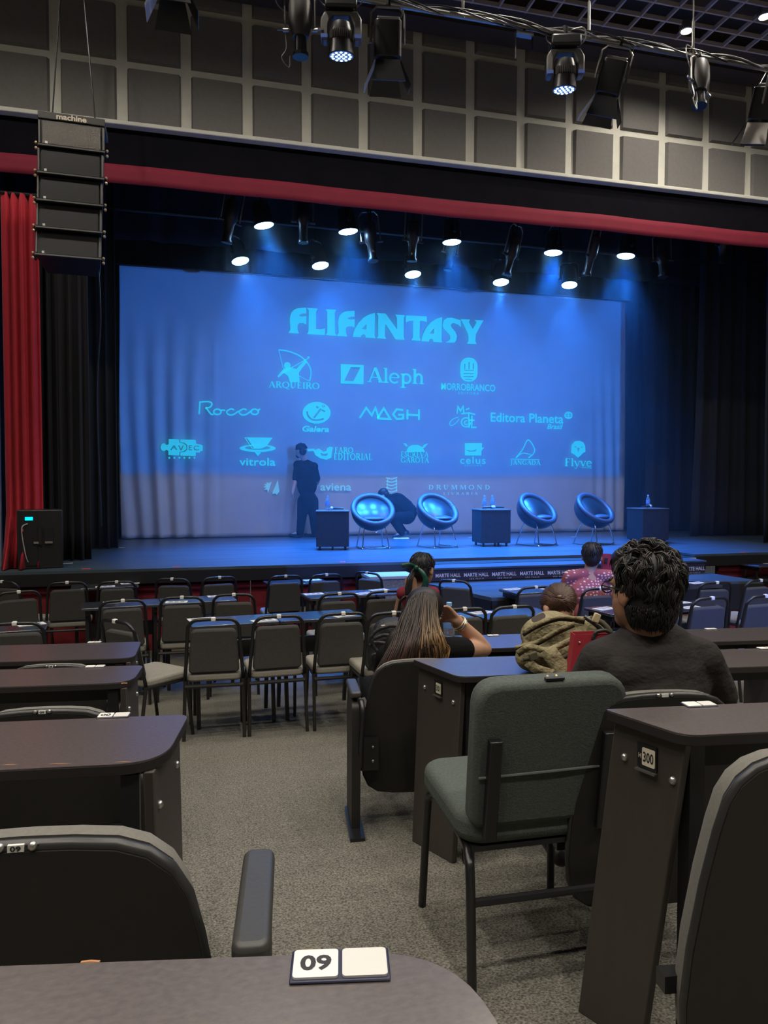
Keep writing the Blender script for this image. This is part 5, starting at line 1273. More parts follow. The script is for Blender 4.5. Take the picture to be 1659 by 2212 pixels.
# ------------------------------------------------------------------ dark haired man in a dark grey shirt
def man_front():
    base = at(1408, 1800, 2.02); base.z = fl(base.y); par = ppl('dark haired man with glasses in a charcoal shirt seen from behind', base)
    fz = base.z
    P = lambda x, y, d: at(x, y, d)
    pel = P(1410, 1600, 2.03); che = P(1408, 1478, 2.03); nb = P(1400, 1385, 2.01); nk = P(1396, 1352, 2.0); H = P(1386, 1277, 1.99)
    fwd = (Rz(R(6)) @ CF.to_4d()).to_3d(); fwd = Vector(fwd).normalized(); side = fwd.cross(Z1)
    body = MB(); shirt = MB(); tr = MB(); sh = MB()
    sl, sr = P(1298, 1428, 2.03), P(1512, 1424, 2.03)
    body.chain((pel, .11), (che, .12), (nb, .06), (nk, .054), (H-Z1*.02, .055))
    body.chain((sl, .05), (sr, .05))
    el_, er_ = P(1248, 1530, 2.18), P(1560, 1530, 2.16); wl, wr = P(1330, 1490, 2.55), P(1480, 1490, 2.55)
    for a, b, c, tb_ in ((sl, el_, wl, 1), (sr, er_, wr, -1)):
        body.chain((a, .05), (b, .042), (c, .028)); d = (c-b).normalized(); hand(body, c, CF+CR*.3*tb_, -Z1, 1.0, .2, tb_)
        shirt.chain((a, .062), (a.lerp(b, .55), .062), (a.lerp(b, .72), .060))
    hf = (CF*.88-CR*.48).normalized()
    Mh = head(body, H, hf, Z1+CF*.08, 1.0)
    seated_legs(body, tr, sh, pel, fwd, side, fz, pel.z-.06)
    shirt.ell(che, (.17, .125, .19), n=20); shirt.ell(P(1408, 1440, 2.03), (.168, .112, .10)); shirt.ell(P(1410, 1560, 2.03), (.165, .13, .18))
    shirt.chain((nb-Z1*.012, .066), (sl, .062)); shirt.chain((nb-Z1*.012, .066), (sr, .062)); shirt.chain((nb-Z1*.02, .062), (nb+Z1*.006, .060))
    tr.chain((pel, .13), (pel-Z1*.03, .12))
    bodyparts(par, [('body', body, 'skin_tan'), ('shirt', shirt, 'shirt_dark'), ('trousers', tr, 'trousers'), ('shoes', sh, 'shoe')], .0075)
    face(par, Mh)
    l = Vector(par.location)
    MB().tube([tuple(nb+Z1*.012+(CR*math.cos(a)*.057+CF*math.sin(a)*.052)) for a in [i*PI/10 for i in range(20)]], .0045, 6, T(-l), closed=True).build('collar', M_['shirt_dark'], par, smooth=True)
    # glasses
    A = T(-l) @ Mh
    g = MB().tube([(k[0], k[1], k[2]) for k in circpts(-.033, .094, .002, .023, .017)], .0022, 5, A, closed=True); g.tube(circpts(.033, .094, .002, .023, .017), .0022, 5, A, closed=True); g.tube([(-.010, .097, .006), (.010, .097, .006)], .002, 5, A)
    for k in (-1, 1): g.tube([(k*.057, .094, .006), (k*.080, .07, .01), (k*.082, .0, .006), (k*.079, -.02, -.01)], .0022, 5, A)
    g.build('glasses', M_['black_metal'], par)
    # wavy hair
    h = Hair(); rnd = random.Random(2)
    blk = (.010, .009, .009)
    iM = Mh
    h.blob((0, -.018, .034), (.079, .090, .092), blk, 28, 18, iM); h.blob((0, -.034, -.03), (.071, .066, .076), blk, 24, 14, iM)
    h.blob((0, .02, .085), (.07, .07, .045), blk, 24, 12, iM)
    for i in range(330):
        # each lock is a bunch of strands lying over the scalp
        th_ = rnd.uniform(-PI, PI); z = rnd.uniform(-.84, 1); cz = math.sqrt(1-z*z); x = cz*math.sin(th_); y = -cz*math.cos(th_)
        if y > .3 and z < .55: continue
        if abs(x) > .55 and z < -.2 and y > -.45: continue
        def surf(x, y, z): return Vector((.080*x, -.018+.091*y, .034+.093*z)) if z >= 0 else Vector((.080*x*(1+.15*z), -.018+.014*z+.090*y*(1+.18*z), .034+.125*z))
        n_ = Vector((x, y, z)).normalized()
        fall = Vector((.55*math.sin(i*1.7), .75*math.cos(i*.9)+.2, 0))*max(0, z) + Vector((.25*math.sin(i*2.3), -.12, -1))*(1.05-max(z, 0))
        d = (fall-n_*fall.dot(n_)).normalized(); sd2 = n_.cross(d).normalized(); wv = rnd.uniform(-.009, .009)
        ln = rnd.uniform(.034, .055)*(1 if z > 0 else .62); lf = (.013 if z > .35 else .005)
        g_ = rnd.random(); base_ = (.011, .010, .010) if g_ < .7 else (.022, .019, .017)
        for k in range(11):
            q = Vector((rnd.uniform(-.006, .006), rnd.uniform(-.006, .006), rnd.uniform(-.006, .006)))
            p0 = surf(x, y, z)+q*.9; w2 = wv+rnd.uniform(-.002, .002)
            pts = [p0-n_*.002, p0+n_*lf*.9+d*ln*.35+sd2*w2, p0+n_*lf+d*ln*.7-sd2*w2*.6, p0+n_*lf*.15+d*ln*rnd.uniform(.9, 1.1)-sd2*w2*.2]
            cc = tuple(v_*rnd.uniform(.7, 1.6) for v_ in base_)
            h.strand([iM @ p_ for p_ in pts], rnd.uniform(.0013, .0022), cc, cc, 3, 2)
    for i in range(1300):      # short hair over the nape and sides
        th_ = rnd.uniform(-2.1, 2.1); z = rnd.uniform(-.74, .25); cz = math.sqrt(1-z*z); x = cz*math.sin(th_); y = -cz*math.cos(th_)
        p0 = Vector((.0735*x, -.034+.068*y, -.03+.079*z)) if z < 0 else Vector((.080*x, -.018+.091*y, .034+.093*z-.03))
        n_ = Vector((x, y, max(z, -.2))).normalized(); d = Vector((rnd.uniform(-.25, .25), -.1, -1)); d = (d-n_*d.dot(n_)).normalized(); cc = tuple(v_*rnd.uniform(.6, 1.5) for v_ in (.012, .011, .011)); ln = rnd.uniform(.012, .022)
        h.strand([iM @ p0, iM @ (p0+n_*.003+d*ln*.5), iM @ (p0+n_*.001+d*ln)], .0016, cc, cc, 3, 2)
    h.build(par)
def circpts(cx, cy, cz, rx, rz, n=14): return [(cx+rx*math.cos(2*PI*i/n), cy, cz+rz*math.sin(2*PI*i/n)) for i in range(n)]
man_front()

# ------------------------------------------------------------------ long haired woman leaning on her hand
def woman():
    base = at(895, 1560, 3.22); base.z = fl(base.y); par = ppl('woman with long brown to blond hair resting her forehead on her hand', base)
    P = at; fz = base.z
    pel = P(888, 1530, 3.22); che = P(898, 1440, 3.28); nb = P(906, 1383, 3.31); H = P(916, 1325, 3.40)
    sl, sr = P(838, 1418, 3.30), P(962, 1404, 3.32)
    eb = P(1046, 1402, 3.72); wr_ = P(985, 1339, 3.56); el_ = P(826, 1462, 3.45); wl = P(890, 1425, 3.82)
    body = MB(); shirt = MB(); tr = MB(); sh = MB()
    body.chain((pel, .11), (che, .10), (nb, .05), (H-Z1*.03, .046)); body.chain((sl, .045), (sr, .045))
    body.chain((sr, .046), (sr.lerp(eb, .5), .046), (eb, .040), (eb.lerp(wr_, .3), .044), (wr_, .029))
    body.chain((sl, .045), (el_, .038), (wl, .026)); hand(body, wl, CF+CR*.4, -Z1, .95, .2, 1)
    kn = P(956, 1311, 3.50)
    fd = (P(934, 1299, 3.51)-wr_); hand(body, wr_, fd, -CF*.75-CR*.25-Z1*.5, 1.0, .26, -1, spread=.025)
    hf = (CF*.55+CR*.72-Z1*.32).normalized(); Mh = head(body, H, hf, Z1+CR*.15, .98)
    fwd = Vector((-math.sin(ROW), math.cos(ROW), 0)); seated_legs(body, tr, sh, pel, fwd, fwd.cross(Z1), fz, pel.z-.08)
    shirt.ell(che, (.155, .115, .17), n=20); shirt.ell(P(892, 1490, 3.25), (.15, .12, .15)); shirt.chain((nb-Z1*.03, .058), (sl, .058)); shirt.chain((nb-Z1*.03, .058), (sr, .060), (sr.lerp(eb, .28), .064), (sr.lerp(eb, .42), .060)); shirt.chain((sl, .058), (sl.lerp(el_, .5), .055))
    tr.chain((pel, .135), (pel-Z1*.03, .12))
    bodyparts(par, [('body', body, 'skin'), ('shirt', shirt, 'shirt_black'), ('trousers', tr, 'trousers'), ('shoes', sh, 'shoe')], .0068)
    face(par, Mh, .98); l = Vector(par.location)
    ax = (eb-wr_).normalized(); u = ax.orthogonal().normalized(); w = ax.cross(u)
    for k, (o_, r_) in enumerate(((.020, .0035), (.033, .005), (.045, .0025))):
        c = wr_+ax*o_; MB().tube([tuple(c+u*math.cos(a)*.037+w*math.sin(a)*.037+ax*.004*math.sin(a*2+k)) for a in [i*PI/9 for i in range(18)]], r_, 6, T(-l), closed=True).build('bracelet', M_['bracelet'], par, smooth=True)
    h = Hair(); rnd = random.Random(5); dk = (.008, .005, .004)
    h.blob((0, -.012, .036), (.083, .098, .088), dk, 26, 16, Mh); h.blob(P(893, 1352, 3.28), (.075, .06, .10), dk, 20, 12); h.blob(P(878, 1405, 3.20), (.105, .055, .12), dk, 20, 12)
    for i in range(850):
        s = rnd.random(); lay = rnd.random()
        # root on crown, sweep down the back to the lower left
        a = lerp(-1.15, .95, s)+rnd.uniform(-.1, .1); e = rnd.uniform(.15, 1.0)
        r0 = Mh @ Vector((0, -.012, .036)) 
        top = P(lerp(884, 940, s)+rnd.uniform(-3, 3), lerp(1300, 1296, s)-12*math.sin(PI*s)+rnd.uniform(-4, 10), lerp(3.30, 3.28, s))
        crown = P(lerp(902, 926, s), 1286+rnd.uniform(-2, 5), 3.36)
        m1 = P(lerp(866, 944, s)+rnd.uniform(-4, 4), 1345+rnd.uniform(-8, 8), 3.215-.03*lay)
        ln = lerp(1.0, .62, s**.8)*rnd.uniform(.86, 1.04)
        ex_ = lerp(802, 962, s**.92)+rnd.uniform(-8, 8); ey_ = lerp(1492, 1412, s**.7)*1.0+rnd.uniform(-18, 8)
        m2 = P(lerp(m1_x(s), ex_, .5)+rnd.uniform(-4, 4), lerp(1345, ey_, .52), 3.125-.03*lay)
        end = P(ex_, ey_, 3.09-.02*lay+.05*s)
        light = max(0, s-.3)/.7
        g_ = rnd.random(); tip = (.030, .014, .010) if g_ > .20+.6*light else ((.58*(.55+.45*g_), .34*(.55+.45*g_), .11) if light > .4 else (.085, .036, .02))
        c0 = (.007, .0045, .004) if g_ < .75 else (.020, .011, .008)
        h.strand([crown, top, m1, m2, end], rnd.uniform(.0026, .0046), c0, tip, 4, 4, 2.4)
    for i in range(26):      # loose blond ends over the shoulder
        s = rnd.random(); h.strand([P(930+rnd.uniform(-6, 6), 1365, 3.2), P(lerp(935, 958, s), 1388, 3.17), P(lerp(938, 972, s), 1405+rnd.uniform(-8, 6), 3.2), P(lerp(935, 968, s), 1424+rnd.uniform(-8, 6), 3.19)], .0026, (.25, .13, .05), (.45, .26, .10), 4, 4)
    h.build(par)
def m1_x(s): return lerp(866, 944, s)
woman()

# ------------------------------------------------------------------ generic seated figure farther off
def sitter(label, px, d, hy, hx=None, skin='skin', shirt_m='shirt_black', hairc=(.02, .014, .011), sw=.155, turn=0, hair='short', sleeve=.75, hs=1.0, vox=.011, neckdrop=.155, bow=0, slump=0):
    base = at(px, 1300, d); base.z = fl(base.y); par = ppl(label, base); fz = base.z
    H = at(hx or px, hy, d+bow); zc = Vector((base.x, base.y, 0))
    nb = Vector((base.x, base.y, H.z-neckdrop)); pel = Vector((base.x, base.y, max(fz+.52, H.z-.66))); che = nb.lerp(pel, .42)
    body = MB(); sh_ = MB(); tr = MB(); so = MB(); side = CR
    body.chain((pel, .11), (che, .11), (nb, .058), (H-Z1*.03, .055))
    for k in (-1, 1):
        s_ = nb+side*k*sw-Z1*.05; e = s_+side*k*.06+CF*.10-Z1*.25; w_ = e+CF*.22-side*k*.08+Z1*.02
        body.chain((s_, .045), (e, .038), (w_, .027)); hand(body, w_, CF-side*k*.3, -Z1, .95, .3, k)
        sh_.chain((nb-Z1*.03, .062), (s_, .060), (s_.lerp(e, sleeve if sleeve < 1 else 1), .054))
        if sleeve > 1: sh_.chain((e, .052), (w_, .038))
    hf = (Rz(R(turn)) @ CF.to_4d()).to_3d(); Mh = head(body, H, Vector(hf)-Z1*(.6 if bow else 0), Z1+CF*(.6 if bow else 0), hs)
    seated_legs(body, tr, so, pel, CF, CR, fz, pel.z-.07)
    sh_.ell(che, (sw+.012, .12, .17)); sh_.ell(che.lerp(pel, .6), (sw, .125, .17)); tr.chain((pel, .135), (pel-Z1*.03, .12))
    bodyparts(par, [('body', body, skin), ('shirt', sh_, shirt_m), ('trousers', tr, 'trousers'), ('shoes', so, 'shoe')], vox)
    face(par, Mh, hs)
    if hair:
        h = Hair(); h.blob((0, -.014*hs, .040*hs), (.080*hs, .097*hs, .084*hs), hairc, 24, 14, Mh)
        if not bow: h.blob((0, -.045*hs, -.005*hs), (.073*hs, .064*hs, .078*hs), hairc, 20, 12, Mh)
        rnd = random.Random(int(px))
        for i in range(0 if bow else 160):
            th_ = rnd.uniform(-2.4, 2.4); ph_ = rnd.uniform(-.3, 1.4); n_ = Vector((math.cos(ph_)*math.sin(th_), -math.cos(ph_)*math.cos(th_), math.sin(ph_)))
            p0 = Vector((.080*n_.x, -.014+.097*n_.y, .040+.084*n_.z))*hs; d_ = Vector((0, -.25, -1)); d_ = (d_-n_*d_.dot(n_)).normalized()
            c = tuple(q*rnd.uniform(.8, 1.7) for q in hairc); h.strand([Mh @ p0, Mh @ (p0+n_*.004+d_*.02), Mh @ (p0+n_*.001+d_*.045)], .004, c, c, 4, 2)
        return par, Mh, nb, h
    return par, Mh, nb, None
# woman in red with a green scarf
par, Mh, nb, h = sitter('dark haired woman in a red top with a green hair scarf', 903, 6.18, 1230, hx=914, shirt_m='red_top', hairc=(.010, .010, .016), sw=.13, turn=-35, sleeve=.05, hs=1.22)
rnd = random.Random(9)
for i in range(60):
    q = rnd.uniform(-1, 1); P = at
    h.strand([P(898, 1226+3*q, 6.080), P(888+4*q, 1245, 5.990), P(884+5*q, 1262, 5.970), P(886+7*q-4, 1282+rnd.uniform(-8, 6), 5.970)], .010, (.012, .011, .018), (.02, .012, .014), 4, 4)
h.build(par); l = Vector(par.location)
def sheet_path(pts, w_, name, m_, par, th=.003):
    L_ = Vector(par.location); P = smoothpts([Vector(p) for p in pts], 5); N = len(P); mb = MB(); vs = []
    for i, p in enumerate(P):
        t = (P[min(i+1, N-1)]-P[max(i-1, 0)]).normalized(); n_ = t.cross(FW).normalized(); ww = (w_[0]+(w_[1]-w_[0])*i/(N-1))
        vs += [tuple(p+n_*ww/2-L_), tuple(p-n_*ww/2-L_)]
    mb.add(vs, [(2*i, 2*i+1, 2*i+3, 2*i+2) for i in range(N-1)]); return mb.build(name, M_[m_], par, smooth='auto', solid=th)
P = at
sheet_path([P(899, 1224, 6.030), P(884, 1219, 5.990), P(868, 1222, 5.970)], (.022, .035), 'scarf', 'green_silk', par); sheet_path([P(898, 1224, 6.030), P(912, 1236, 5.990), P(920, 1254, 5.990), P(916, 1272, 6.010)], (.02, .06), 'scarf', 'green_silk', par)
MB().ell(P(899, 1226, 6.020)-l, .022, n=12, m=8).build('scarf_knot', M_['green_silk'], par, smooth=True)
MB().prism(rrect(.10, .19, .045), -.004, .004, T(P(887, 1268, 6.065)-l) @ Rz(-YAW) @ Rx(PI/2)).build('bare_back', M_['skin'], par)
# polka dot shirt
def polka():
    m = mat('polka', (.42, .11, .12), .85, bump=(9, .6, .02)); nt = m.node_tree; b = nt.nodes['Principled BSDF']; tc = nt.nodes.new('ShaderNodeTexCoord'); mp = nt.nodes.new('ShaderNodeMapping'); mp.inputs['Scale'].default_value = (30, 8, 40)
    v = nt.nodes.new('ShaderNodeTexVoronoi'); v.inputs['Scale'].default_value = 1.0; v.inputs['Randomness'].default_value = .45
    r = nt.nodes.new('ShaderNodeValToRGB'); r.color_ramp.elements[0].position = .27; r.color_ramp.elements[1].position = .32; r.color_ramp.elements[0].color = (.72, .62, .60, 1); r.color_ramp.elements[1].color = (.36, .09, .105, 1)
    nt.links.new(tc.outputs['Object'], mp.inputs[0]); nt.links.new(mp.outputs[0], v.inputs['Vector']); nt.links.new(v.outputs['Distance'], r.inputs[0]); nt.links.new(r.outputs[0], b.inputs['Base Color']); M_['polka'] = m
polka()
par, Mh, nb, h = sitter('person with short dark hair in a pink polka dot shirt', 1274, 6.75, 1202, hx=1279, skin='skin', shirt_m='polka', hairc=(.016, .013, .014), sw=.195, turn=-20, sleeve=1.5, hs=1.12, neckdrop=.135)
h.build(par)
par, Mh, nb, h = sitter('bald man with glasses mostly hidden by the dark hair in front', 1366, 6.95, 1193, skin='skin_tan', shirt_m='shirt_dark', sw=.17, turn=15, hair=None, hs=1.08)
A = T(-Vector(par.location)) @ Mh
g = MB()
for k in (-1, 1): g.tube([(k*.066, .095, .01), (k*.087, .07, .012), (k*.089, -.005, .006)], .003, 5, A); g.tube(circpts(k*.034, .104, .006, .026, .02), .0025, 5, A, closed=True)
g.build('glasses', M_['black_metal'], par)
# head bowed behind the backpack
par, Mh, nb, h = sitter('person with brown clipped hair bowed down behind the olive backpack', 1215, 3.62, 1316, hx=1205, skin='skin', shirt_m='shirt_black', hairc=(.060, .026, .015), sw=.14, turn=25, hs=1.05, bow=.12, neckdrop=.10, vox=.01)
rnd = random.Random(3)
iv = Mh.inverted(); c_ = Vector((0, -.0147, .042)); rad = Vector((.086, .104, .090)); kn_ = iv @ P(1209, 1289, 3.55)-c_; kn_ = Vector((kn_.x/rad.x, kn_.y/rad.y, kn_.z/rad.z)).normalized()
for i in range(700):
    v_ = Vector((rnd.gauss(0, 1), rnd.gauss(0, 1), rnd.gauss(0, 1))).normalized()
    if v_.dot(kn_) < -.35: continue
    pts = []
    for k in range(5):
        q = kn_.lerp(v_, .04+.96*k/4).normalized()*(1.0+.03*math.sin(PI*k/4)); pts.append(Mh @ (c_+Vector((q.x*rad.x, q.y*rad.y, q.z*rad.z))))
    cc = rnd.uniform(.45, 1.5); h.strand(pts, .0042, (.07*cc, .031*cc, .018*cc), (.042*cc, .018*cc, .011*cc), 4, 3)
h.build(par); MB().ell(P(1209, 1289, 3.60)-Vector(par.location), (.014, .012, .009), n=10, m=6).build('hair_clip', mat('clip', (.16, .10, .06), .4), par, smooth=True)

# ------------------------------------------------------------------ men on the stage
def stage_man():
    d = 12.65; base = at(662, 1161, d); base.z = ZS; par = ppl('man in black standing on the stage with his back turned', base); P = at
    B = MB(); S = MB(); Tt = MB(); Sh = MB()
    H = P(649, 974, d-.1); nb = P(659, 995, d); che = P(661, 1025, d); pel = P(666, 1076, d)
    B.chain((pel, .09), (che, .09), (nb, .055), (H-Z1*.02, .055))
    sl, sr = P(643, 1004, d+.02), P(678, 1008, d-.02); el_, wl = P(638, 1040, d-.02), P(632, 1062, d-.08); er_, wr_ = P(686, 1040, d+.15), P(672, 1062, d+.35)
    for a, b, c, k in ((sl, el_, wl, 1), (sr, er_, wr_, -1)):
        B.chain((a, .05), (b, .042), (c, .030)); hand(B, c, -Z1+CF*.15, CR*k, 1.0, .25, k); S.chain((nb-Z1*.03, .07), (a, .065), (a.lerp(b, .8), .064))
    Mh = head(B, H, (CF*.5-CR*.85), Z1-CR*.12, 1.08)
    for k, (hp, kn, an) in enumerate(((P(656, 1082, d), P(652, 1118, d), P(648, 1150, d)), (P(674, 1082, d), P(678, 1118, d+.1), P(680, 1150, d+.15)))):
        an.z = ZS+.09; B.chain((hp, .09), (kn, .06), (an, .04)); Tt.chain((hp, .115), (kn, .085), (an, .066)); toe = an-CR*.17+CF*.05; toe.z = ZS+.04; hl = an.copy(); hl.z = ZS+.042; Sh.chain((hl, .045), (toe, .038)); B.chain((an, .04), (toe, .03))
    Tt.chain((pel, .145), (pel-Z1*.05, .14))
    S.ell(che, (.19, .13, .2)); S.ell(P(663, 1048, d), (.18, .135, .22)); S.chain((sl, .08), (sr, .08)); S.chain((P(662, 1078, d), .14), (P(665, 1084, d), .14))
    bodyparts(par, [('body', B, 'skin_pale'), ('shirt', S, 'shirt_black'), ('trousers', Tt, 'trousers'), ('shoes', Sh, 'shoe')], .012)
    face(par, Mh, 1.08); h = Hair(); h.blob((0, -.014, .050), (.086, .10, .085), (.012, .010, .012), 22, 12, Mh); h.blob((0, -.05, 0), (.078, .06, .08), (.012, .01, .012), 18, 10, Mh); h.blob((0, .05, -.085), (.05, .045, .04), (.012, .01, .012), 16, 8, Mh)
    rnd = random.Random(12)
    for i in range(90):
        n_ = Vector((rnd.uniform(-1, 1), rnd.uniform(-1, .6), rnd.uniform(.0, 1))).normalized(); p0 = Vector((.086*n_.x, -.014+.1*n_.y, .05+.085*n_.z)); h.strand([Mh @ p0, Mh @ (p0+n_*.006), Mh @ (p0+n_*.006+Vector((rnd.uniform(-.015, .015), -.015, -.02)))], .008, (.014, .012, .014), (.02, .017, .02), 4, 2)
    h.build(par)
stage_man()
def crouch_man():
    d = 12.45; base = at(862, 1160, d); base.z = ZS; par = ppl('man in black crouching behind the leftmost tub chair', base); P = at
    B = MB(); S = MB(); Tt = MB(); Sh = MB()
    H = P(829, 1070, d); nb = P(842, 1078, d); che = P(858, 1088, d); pel = P(878, 1112, d)
    B.chain((pel, .09), (che, .09), (nb, .055), (H, .055)); Mh = head(B, H, (-CR*.7-Z1*.55+CF*.3), Z1-CR*.6, 1.05)
    for k in (0, 1):
        s_ = P(846, 1086, d+.16-.32*k); e = P(838, 1112, d+.2-.36*k); w_ = P(822, 1138, d+.14-.24*k); B.chain((s_, .05), (e, .042), (w_, .03)); hand(B, w_, -Z1-CR*.5, -CR, 1.0, .3, 1 if k else -1); S.chain((nb, .07), (s_, .07), (e, .065), (e.lerp(w_, .5), .055))
        hp = P(880, 1116, d+.1-.2*k); kn = P(848, 1118, d+.16-.32*k); an = P(872-4*k, 1145, d+.12-.24*k); an.z = ZS+.11; B.chain((hp, .09), (kn, .06), (an, .04)); Tt.chain((hp, .12), (kn, .085), (an, .065)); toe = an-CR*.13; toe.z = ZS+.04; hl = an+CR*.06; hl.z = ZS+.10; Sh.chain((hl, .042), (toe, .038)); B.chain((an, .04), (toe, .03))
    S.chain((nb, .09), (che, .19), (P(872, 1100, d), .19)); Tt.chain((pel, .17), (P(882, 1106, d), .16))
    bodyparts(par, [('body', B, 'skin_pale'), ('sweatshirt', S, 'shirt_black'), ('trousers', Tt, 'trousers'), ('shoes', Sh, 'shoe')], .012)
    l = Vector(par.location); q = P(869, 1157, d-.12); q.z = ZS+.012
    MB().box((0, 0, 0), (.27, .10, .024), T(q-CR*.02+CR*.0-l) @ Rz(-YAW)).build('shoe_sole', M_['shoe_white'], par, bevel=.008)
    face(par, Mh, 1.05); h = Hair(); h.blob((0, -.014, .040), (.083, .098, .084), (.012, .010, .012), 22, 12, Mh); h.blob((0, -.05, 0), (.075, .055, .075), (.02, .015, .016), 18, 10, Mh); h.build(par)
crouch_man()

# ================================================================== BAGS AND SMALL THINGS
mk('olive', (.19, .16, .085), .85, noise=(9, (.27, .235, .13), .25), bump=(11, 1.0, .06)); mk('olive_dark', (.075, .065, .04), .85, bump=(40, .4, .005)); mk('red_paper', (.36, .022, .04), .6, noise=(8, (.29, .017, .03), .3)); mk('nylon', (.016, .016, .018), .5, bump=(18, .9, .015))
zR2 = D['R2'][1]
def strap(par, pts, w_, th, m_, name='strap'):
    l = Vector(par.location); Q = smoothpts([Vector(p) for p in pts], 6); N = len(Q); vs = []
    for i, p in enumerate(Q):
        t = (Q[min(i+1, N-1)]-Q[max(i-1, 0)]).normalized(); n_ = t.cross(FW).normalized(); vs += [tuple(p+n_*w_/2-l), tuple(p-n_*w_/2-l)]
    return MB().add(vs, [(2*i, 2*i+1, 2*i+3, 2*i+2) for i in range(N-1)]).build(name, M_[m_], par, smooth=True, solid=th)
def olive_pack():
    P = at; c = onZ(1205, 1440, zR2); par = thing('olive_backpack', 'olive green backpack slumped on the desk', 'backpack', c); l = Vector(par.location)
    b = MB()
    b.ell(P(1215, 1400, 2.66), (.155, .085, .075)); b.ell(P(1180, 1372, 2.66), (.10, .08, .075)); b.ell(P(1250, 1380, 2.68), (.115, .08, .085)); b.ell(P(1160, 1418, 2.62), (.085, .06, .06)); b.ell(P(1275, 1365, 2.70), (.07, .06, .06)); b.ell(P(1190, 1345, 2.68), (.075, .06, .045)); b.ell(P(1230, 1430, 2.64), (.12, .07, .05))
    b.v = [(x-l.x, y-l.y, max(z, zR2+.002)-l.z) for x, y, z in b.v]
    b.build('body', M_['olive'], par, smooth=True, remesh=.008, sm=6)
    for q, w_ in (([P(1130, 1372, 2.57), P(1165, 1352, 2.585), P(1210, 1338, 2.60), P(1262, 1345, 2.62)], .012), ([P(1112, 1405, 2.57), P(1160, 1392, 2.56), P(1200, 1370, 2.57), P(1240, 1352, 2.59)], .010)):
        strap(par, q, w_, .006, 'black_metal', 'zip')
        strap(par, [p+Vector((0, 0, .010))-FW*.004 for p in q], .013, .007, 'olive', 'zip_flap')
    strap(par, [P(1118, 1412, 2.545), P(1145, 1398, 2.53), P(1180, 1405, 2.53), P(1215, 1392, 2.53), P(1255, 1372, 2.56)], .022, .007, 'olive', 'pocket_roll')
    strap(par, [P(1130, 1425, 2.53), P(1165, 1418, 2.52), P(1200, 1425, 2.52), P(1235, 1412, 2.54)], .014, .007, 'olive_dark', 'pocket_roll')
    strap(par, [P(1182, 1402, 2.525), P(1202, 1430, 2.50), P(1222, 1455, 2.475)], .058, .006, 'olive', 'shoulder_strap'); strap(par, [P(1140, 1430, 2.53), P(1160, 1446, 2.50), P(1196, 1457, 2.49)], .034, .006, 'olive', 'shoulder_strap')
    strap(par, [P(1275, 1335, 2.63), P(1300, 1345, 2.63), P(1318, 1365, 2.63), P(1324, 1385, 2.66)], .02, .008, 'olive_dark', 'side_strap'); strap(par, [P(1262, 1332, 2.62), P(1290, 1352, 2.60), P(1312, 1378, 2.62)], .016, .008, 'black_metal', 'side_strap')
    MB().box((0, 0, 0), (.028, .010, .035), T(P(1288, 1335, 2.60)-l) @ Ry(.4)).build('buckle', mat('buckle_tan', (.5, .42, .25), .4), par, bevel=.004)
    MB().box((0, 0, 0), (.034, .010, .030), T(P(1152, 1418, 2.505)-l) @ Ry(-.3)).build('slider', M_['olive_dark'], par, bevel=.004)
    MB().prism(rrect(.055, .020, .009), -.002, .002, T(P(1163, 1334, 2.60)-l) @ Ry(-.35) @ Rx(R(60))).build('patch', mat('patch', (.07, .055, .05), .7), par)
olive_pack()
def tote(label, quad, d, name='tote_bag', dpt=.05):
    P = [at(x, y, d) for x, y in quad]; base = P[0].copy(); par = thing(name, label, 'bag', base); l = Vector(base)
    bk = [p+CF*dpt for p in P]; vs = [tuple(p-l) for p in P+bk]
    MB().add(vs, [(0, 1, 2, 3), (7, 6, 5, 4), (0, 4, 5, 1), (1, 5, 6, 2), (0, 3, 7, 4)]).build('body', M_['red_paper'], par, solid=.003)
    return par, P
rb, Pq = tote('red bag with a black handle beside the olive backpack', [(1230, 1462), (1310, 1462), (1322, 1368), (1242, 1371)], 2.44)
strap(rb, [at(1281, 1382, 2.435), at(1288, 1366, 2.435), at(1308, 1362, 2.435), at(1321, 1370, 2.435)], .012, .004, 'nylon', 'handle'); MB().ell(at(1252, 1388, 2.437)-Vector(rb.location), .004, n=8, m=5).build('snap', M_['steel'], rb, smooth=True)
rb2, Pq = tote('small red bag with a dark mark beyond the polka dot shirt', [(1302, 1240), (1320, 1240), (1320, 1197), (1302, 1197)], 6.9)
strap(rb2, [at(1308, 1218, 6.88), at(1310, 1205, 6.88)], .03, .003, 'nylon', 'mark')
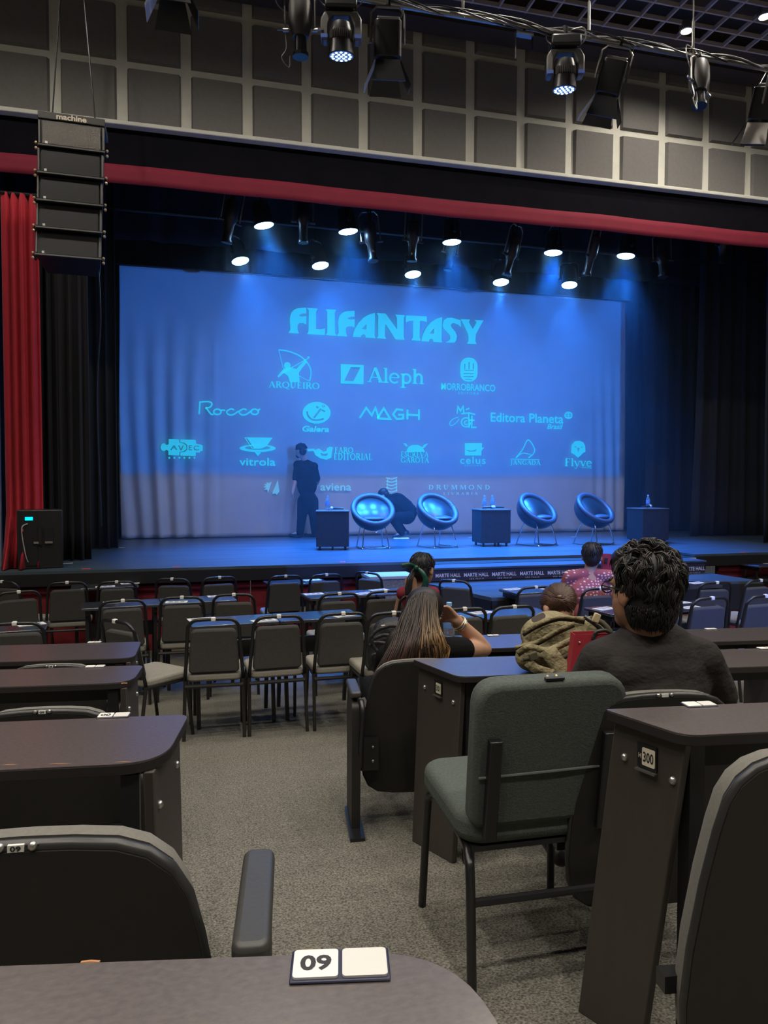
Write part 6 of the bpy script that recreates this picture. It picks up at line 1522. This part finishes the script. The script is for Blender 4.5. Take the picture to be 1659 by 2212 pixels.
def black_pack():
    P = at; s = bc.location; base = Vector((s.x, s.y, fl(s.y)+.487)); base = at(838, 1455, 4.55); base.z = fl(base.y)+.40
    par = thing('black_backpack', 'black nylon backpack on a chair beside the long haired woman', 'backpack', base); l = Vector(base); b = MB()
    b.ell(P(842, 1395, 4.56), (.15, .10, .16)); b.ell(P(845, 1360, 4.56), (.12, .09, .08)); b.ell(P(830, 1425, 4.52), (.11, .09, .10))
    b.v = [(x-l.x, y-l.y, max(z-l.z, 0)) for x, y, z in b.v]; b.build('body', M_['nylon'], par, smooth=True, remesh=.012, sm=6)
    for q in ([(800, 1378), (815, 1362), (845, 1352), (870, 1356)], [(798, 1395), (812, 1388), (840, 1392), (862, 1405)], [(802, 1372), (806, 1395), (822, 1415), (830, 1440)], [(808, 1380), (830, 1372), (858, 1375)]): strap(par, [P(x, y, 4.42) for x, y in q], .022, .008, 'nylon', 'strap')
    strap(par, [P(800, 1440, 4.44), P(806, 1415, 4.42), P(826, 1420, 4.42), P(818, 1460, 4.46)], .02, .008, 'nylon', 'strap')
    MB().ell(P(828, 1352, 4.43)-l, (.02, .008, .008), n=10, m=6).build('badge', M_['dull_metal'], par, smooth=True)
black_pack()
p = onZ(970, 1384, D['R3'][1]); t = dup(bot, (p.x, p.y, D['R3'][1]), 0, 'large clear water bottle in front of the long haired woman'); t['group'] = 'water bottle on a desk'; t.scale = (1.05, 1.05, 1.05)

# ------------------------------------------------------------------ thin theatre haze filling the stage
if HAZE:
    hz = bpy.data.materials.new('stage_haze'); hz.use_nodes = True; nt = hz.node_tree; nt.nodes.remove(nt.nodes['Principled BSDF'])
    vs_ = nt.nodes.new('ShaderNodeVolumeScatter'); vs_.inputs['Density'].default_value = HAZE; vs_.inputs['Anisotropy'].default_value = .35; vs_.inputs['Color'].default_value = (.8, .88, 1, 1)
    nt.links.new(vs_.outputs[0], nt.nodes['Material Output'].inputs['Volume'])
    o = tag(MB().box((3.0, 11.4, 4.9), (19.6, 4.4, 7.9)).build('stage_haze', hz), 'thin blue-lit haze hanging over the stage', 'haze', None, 'stuff')
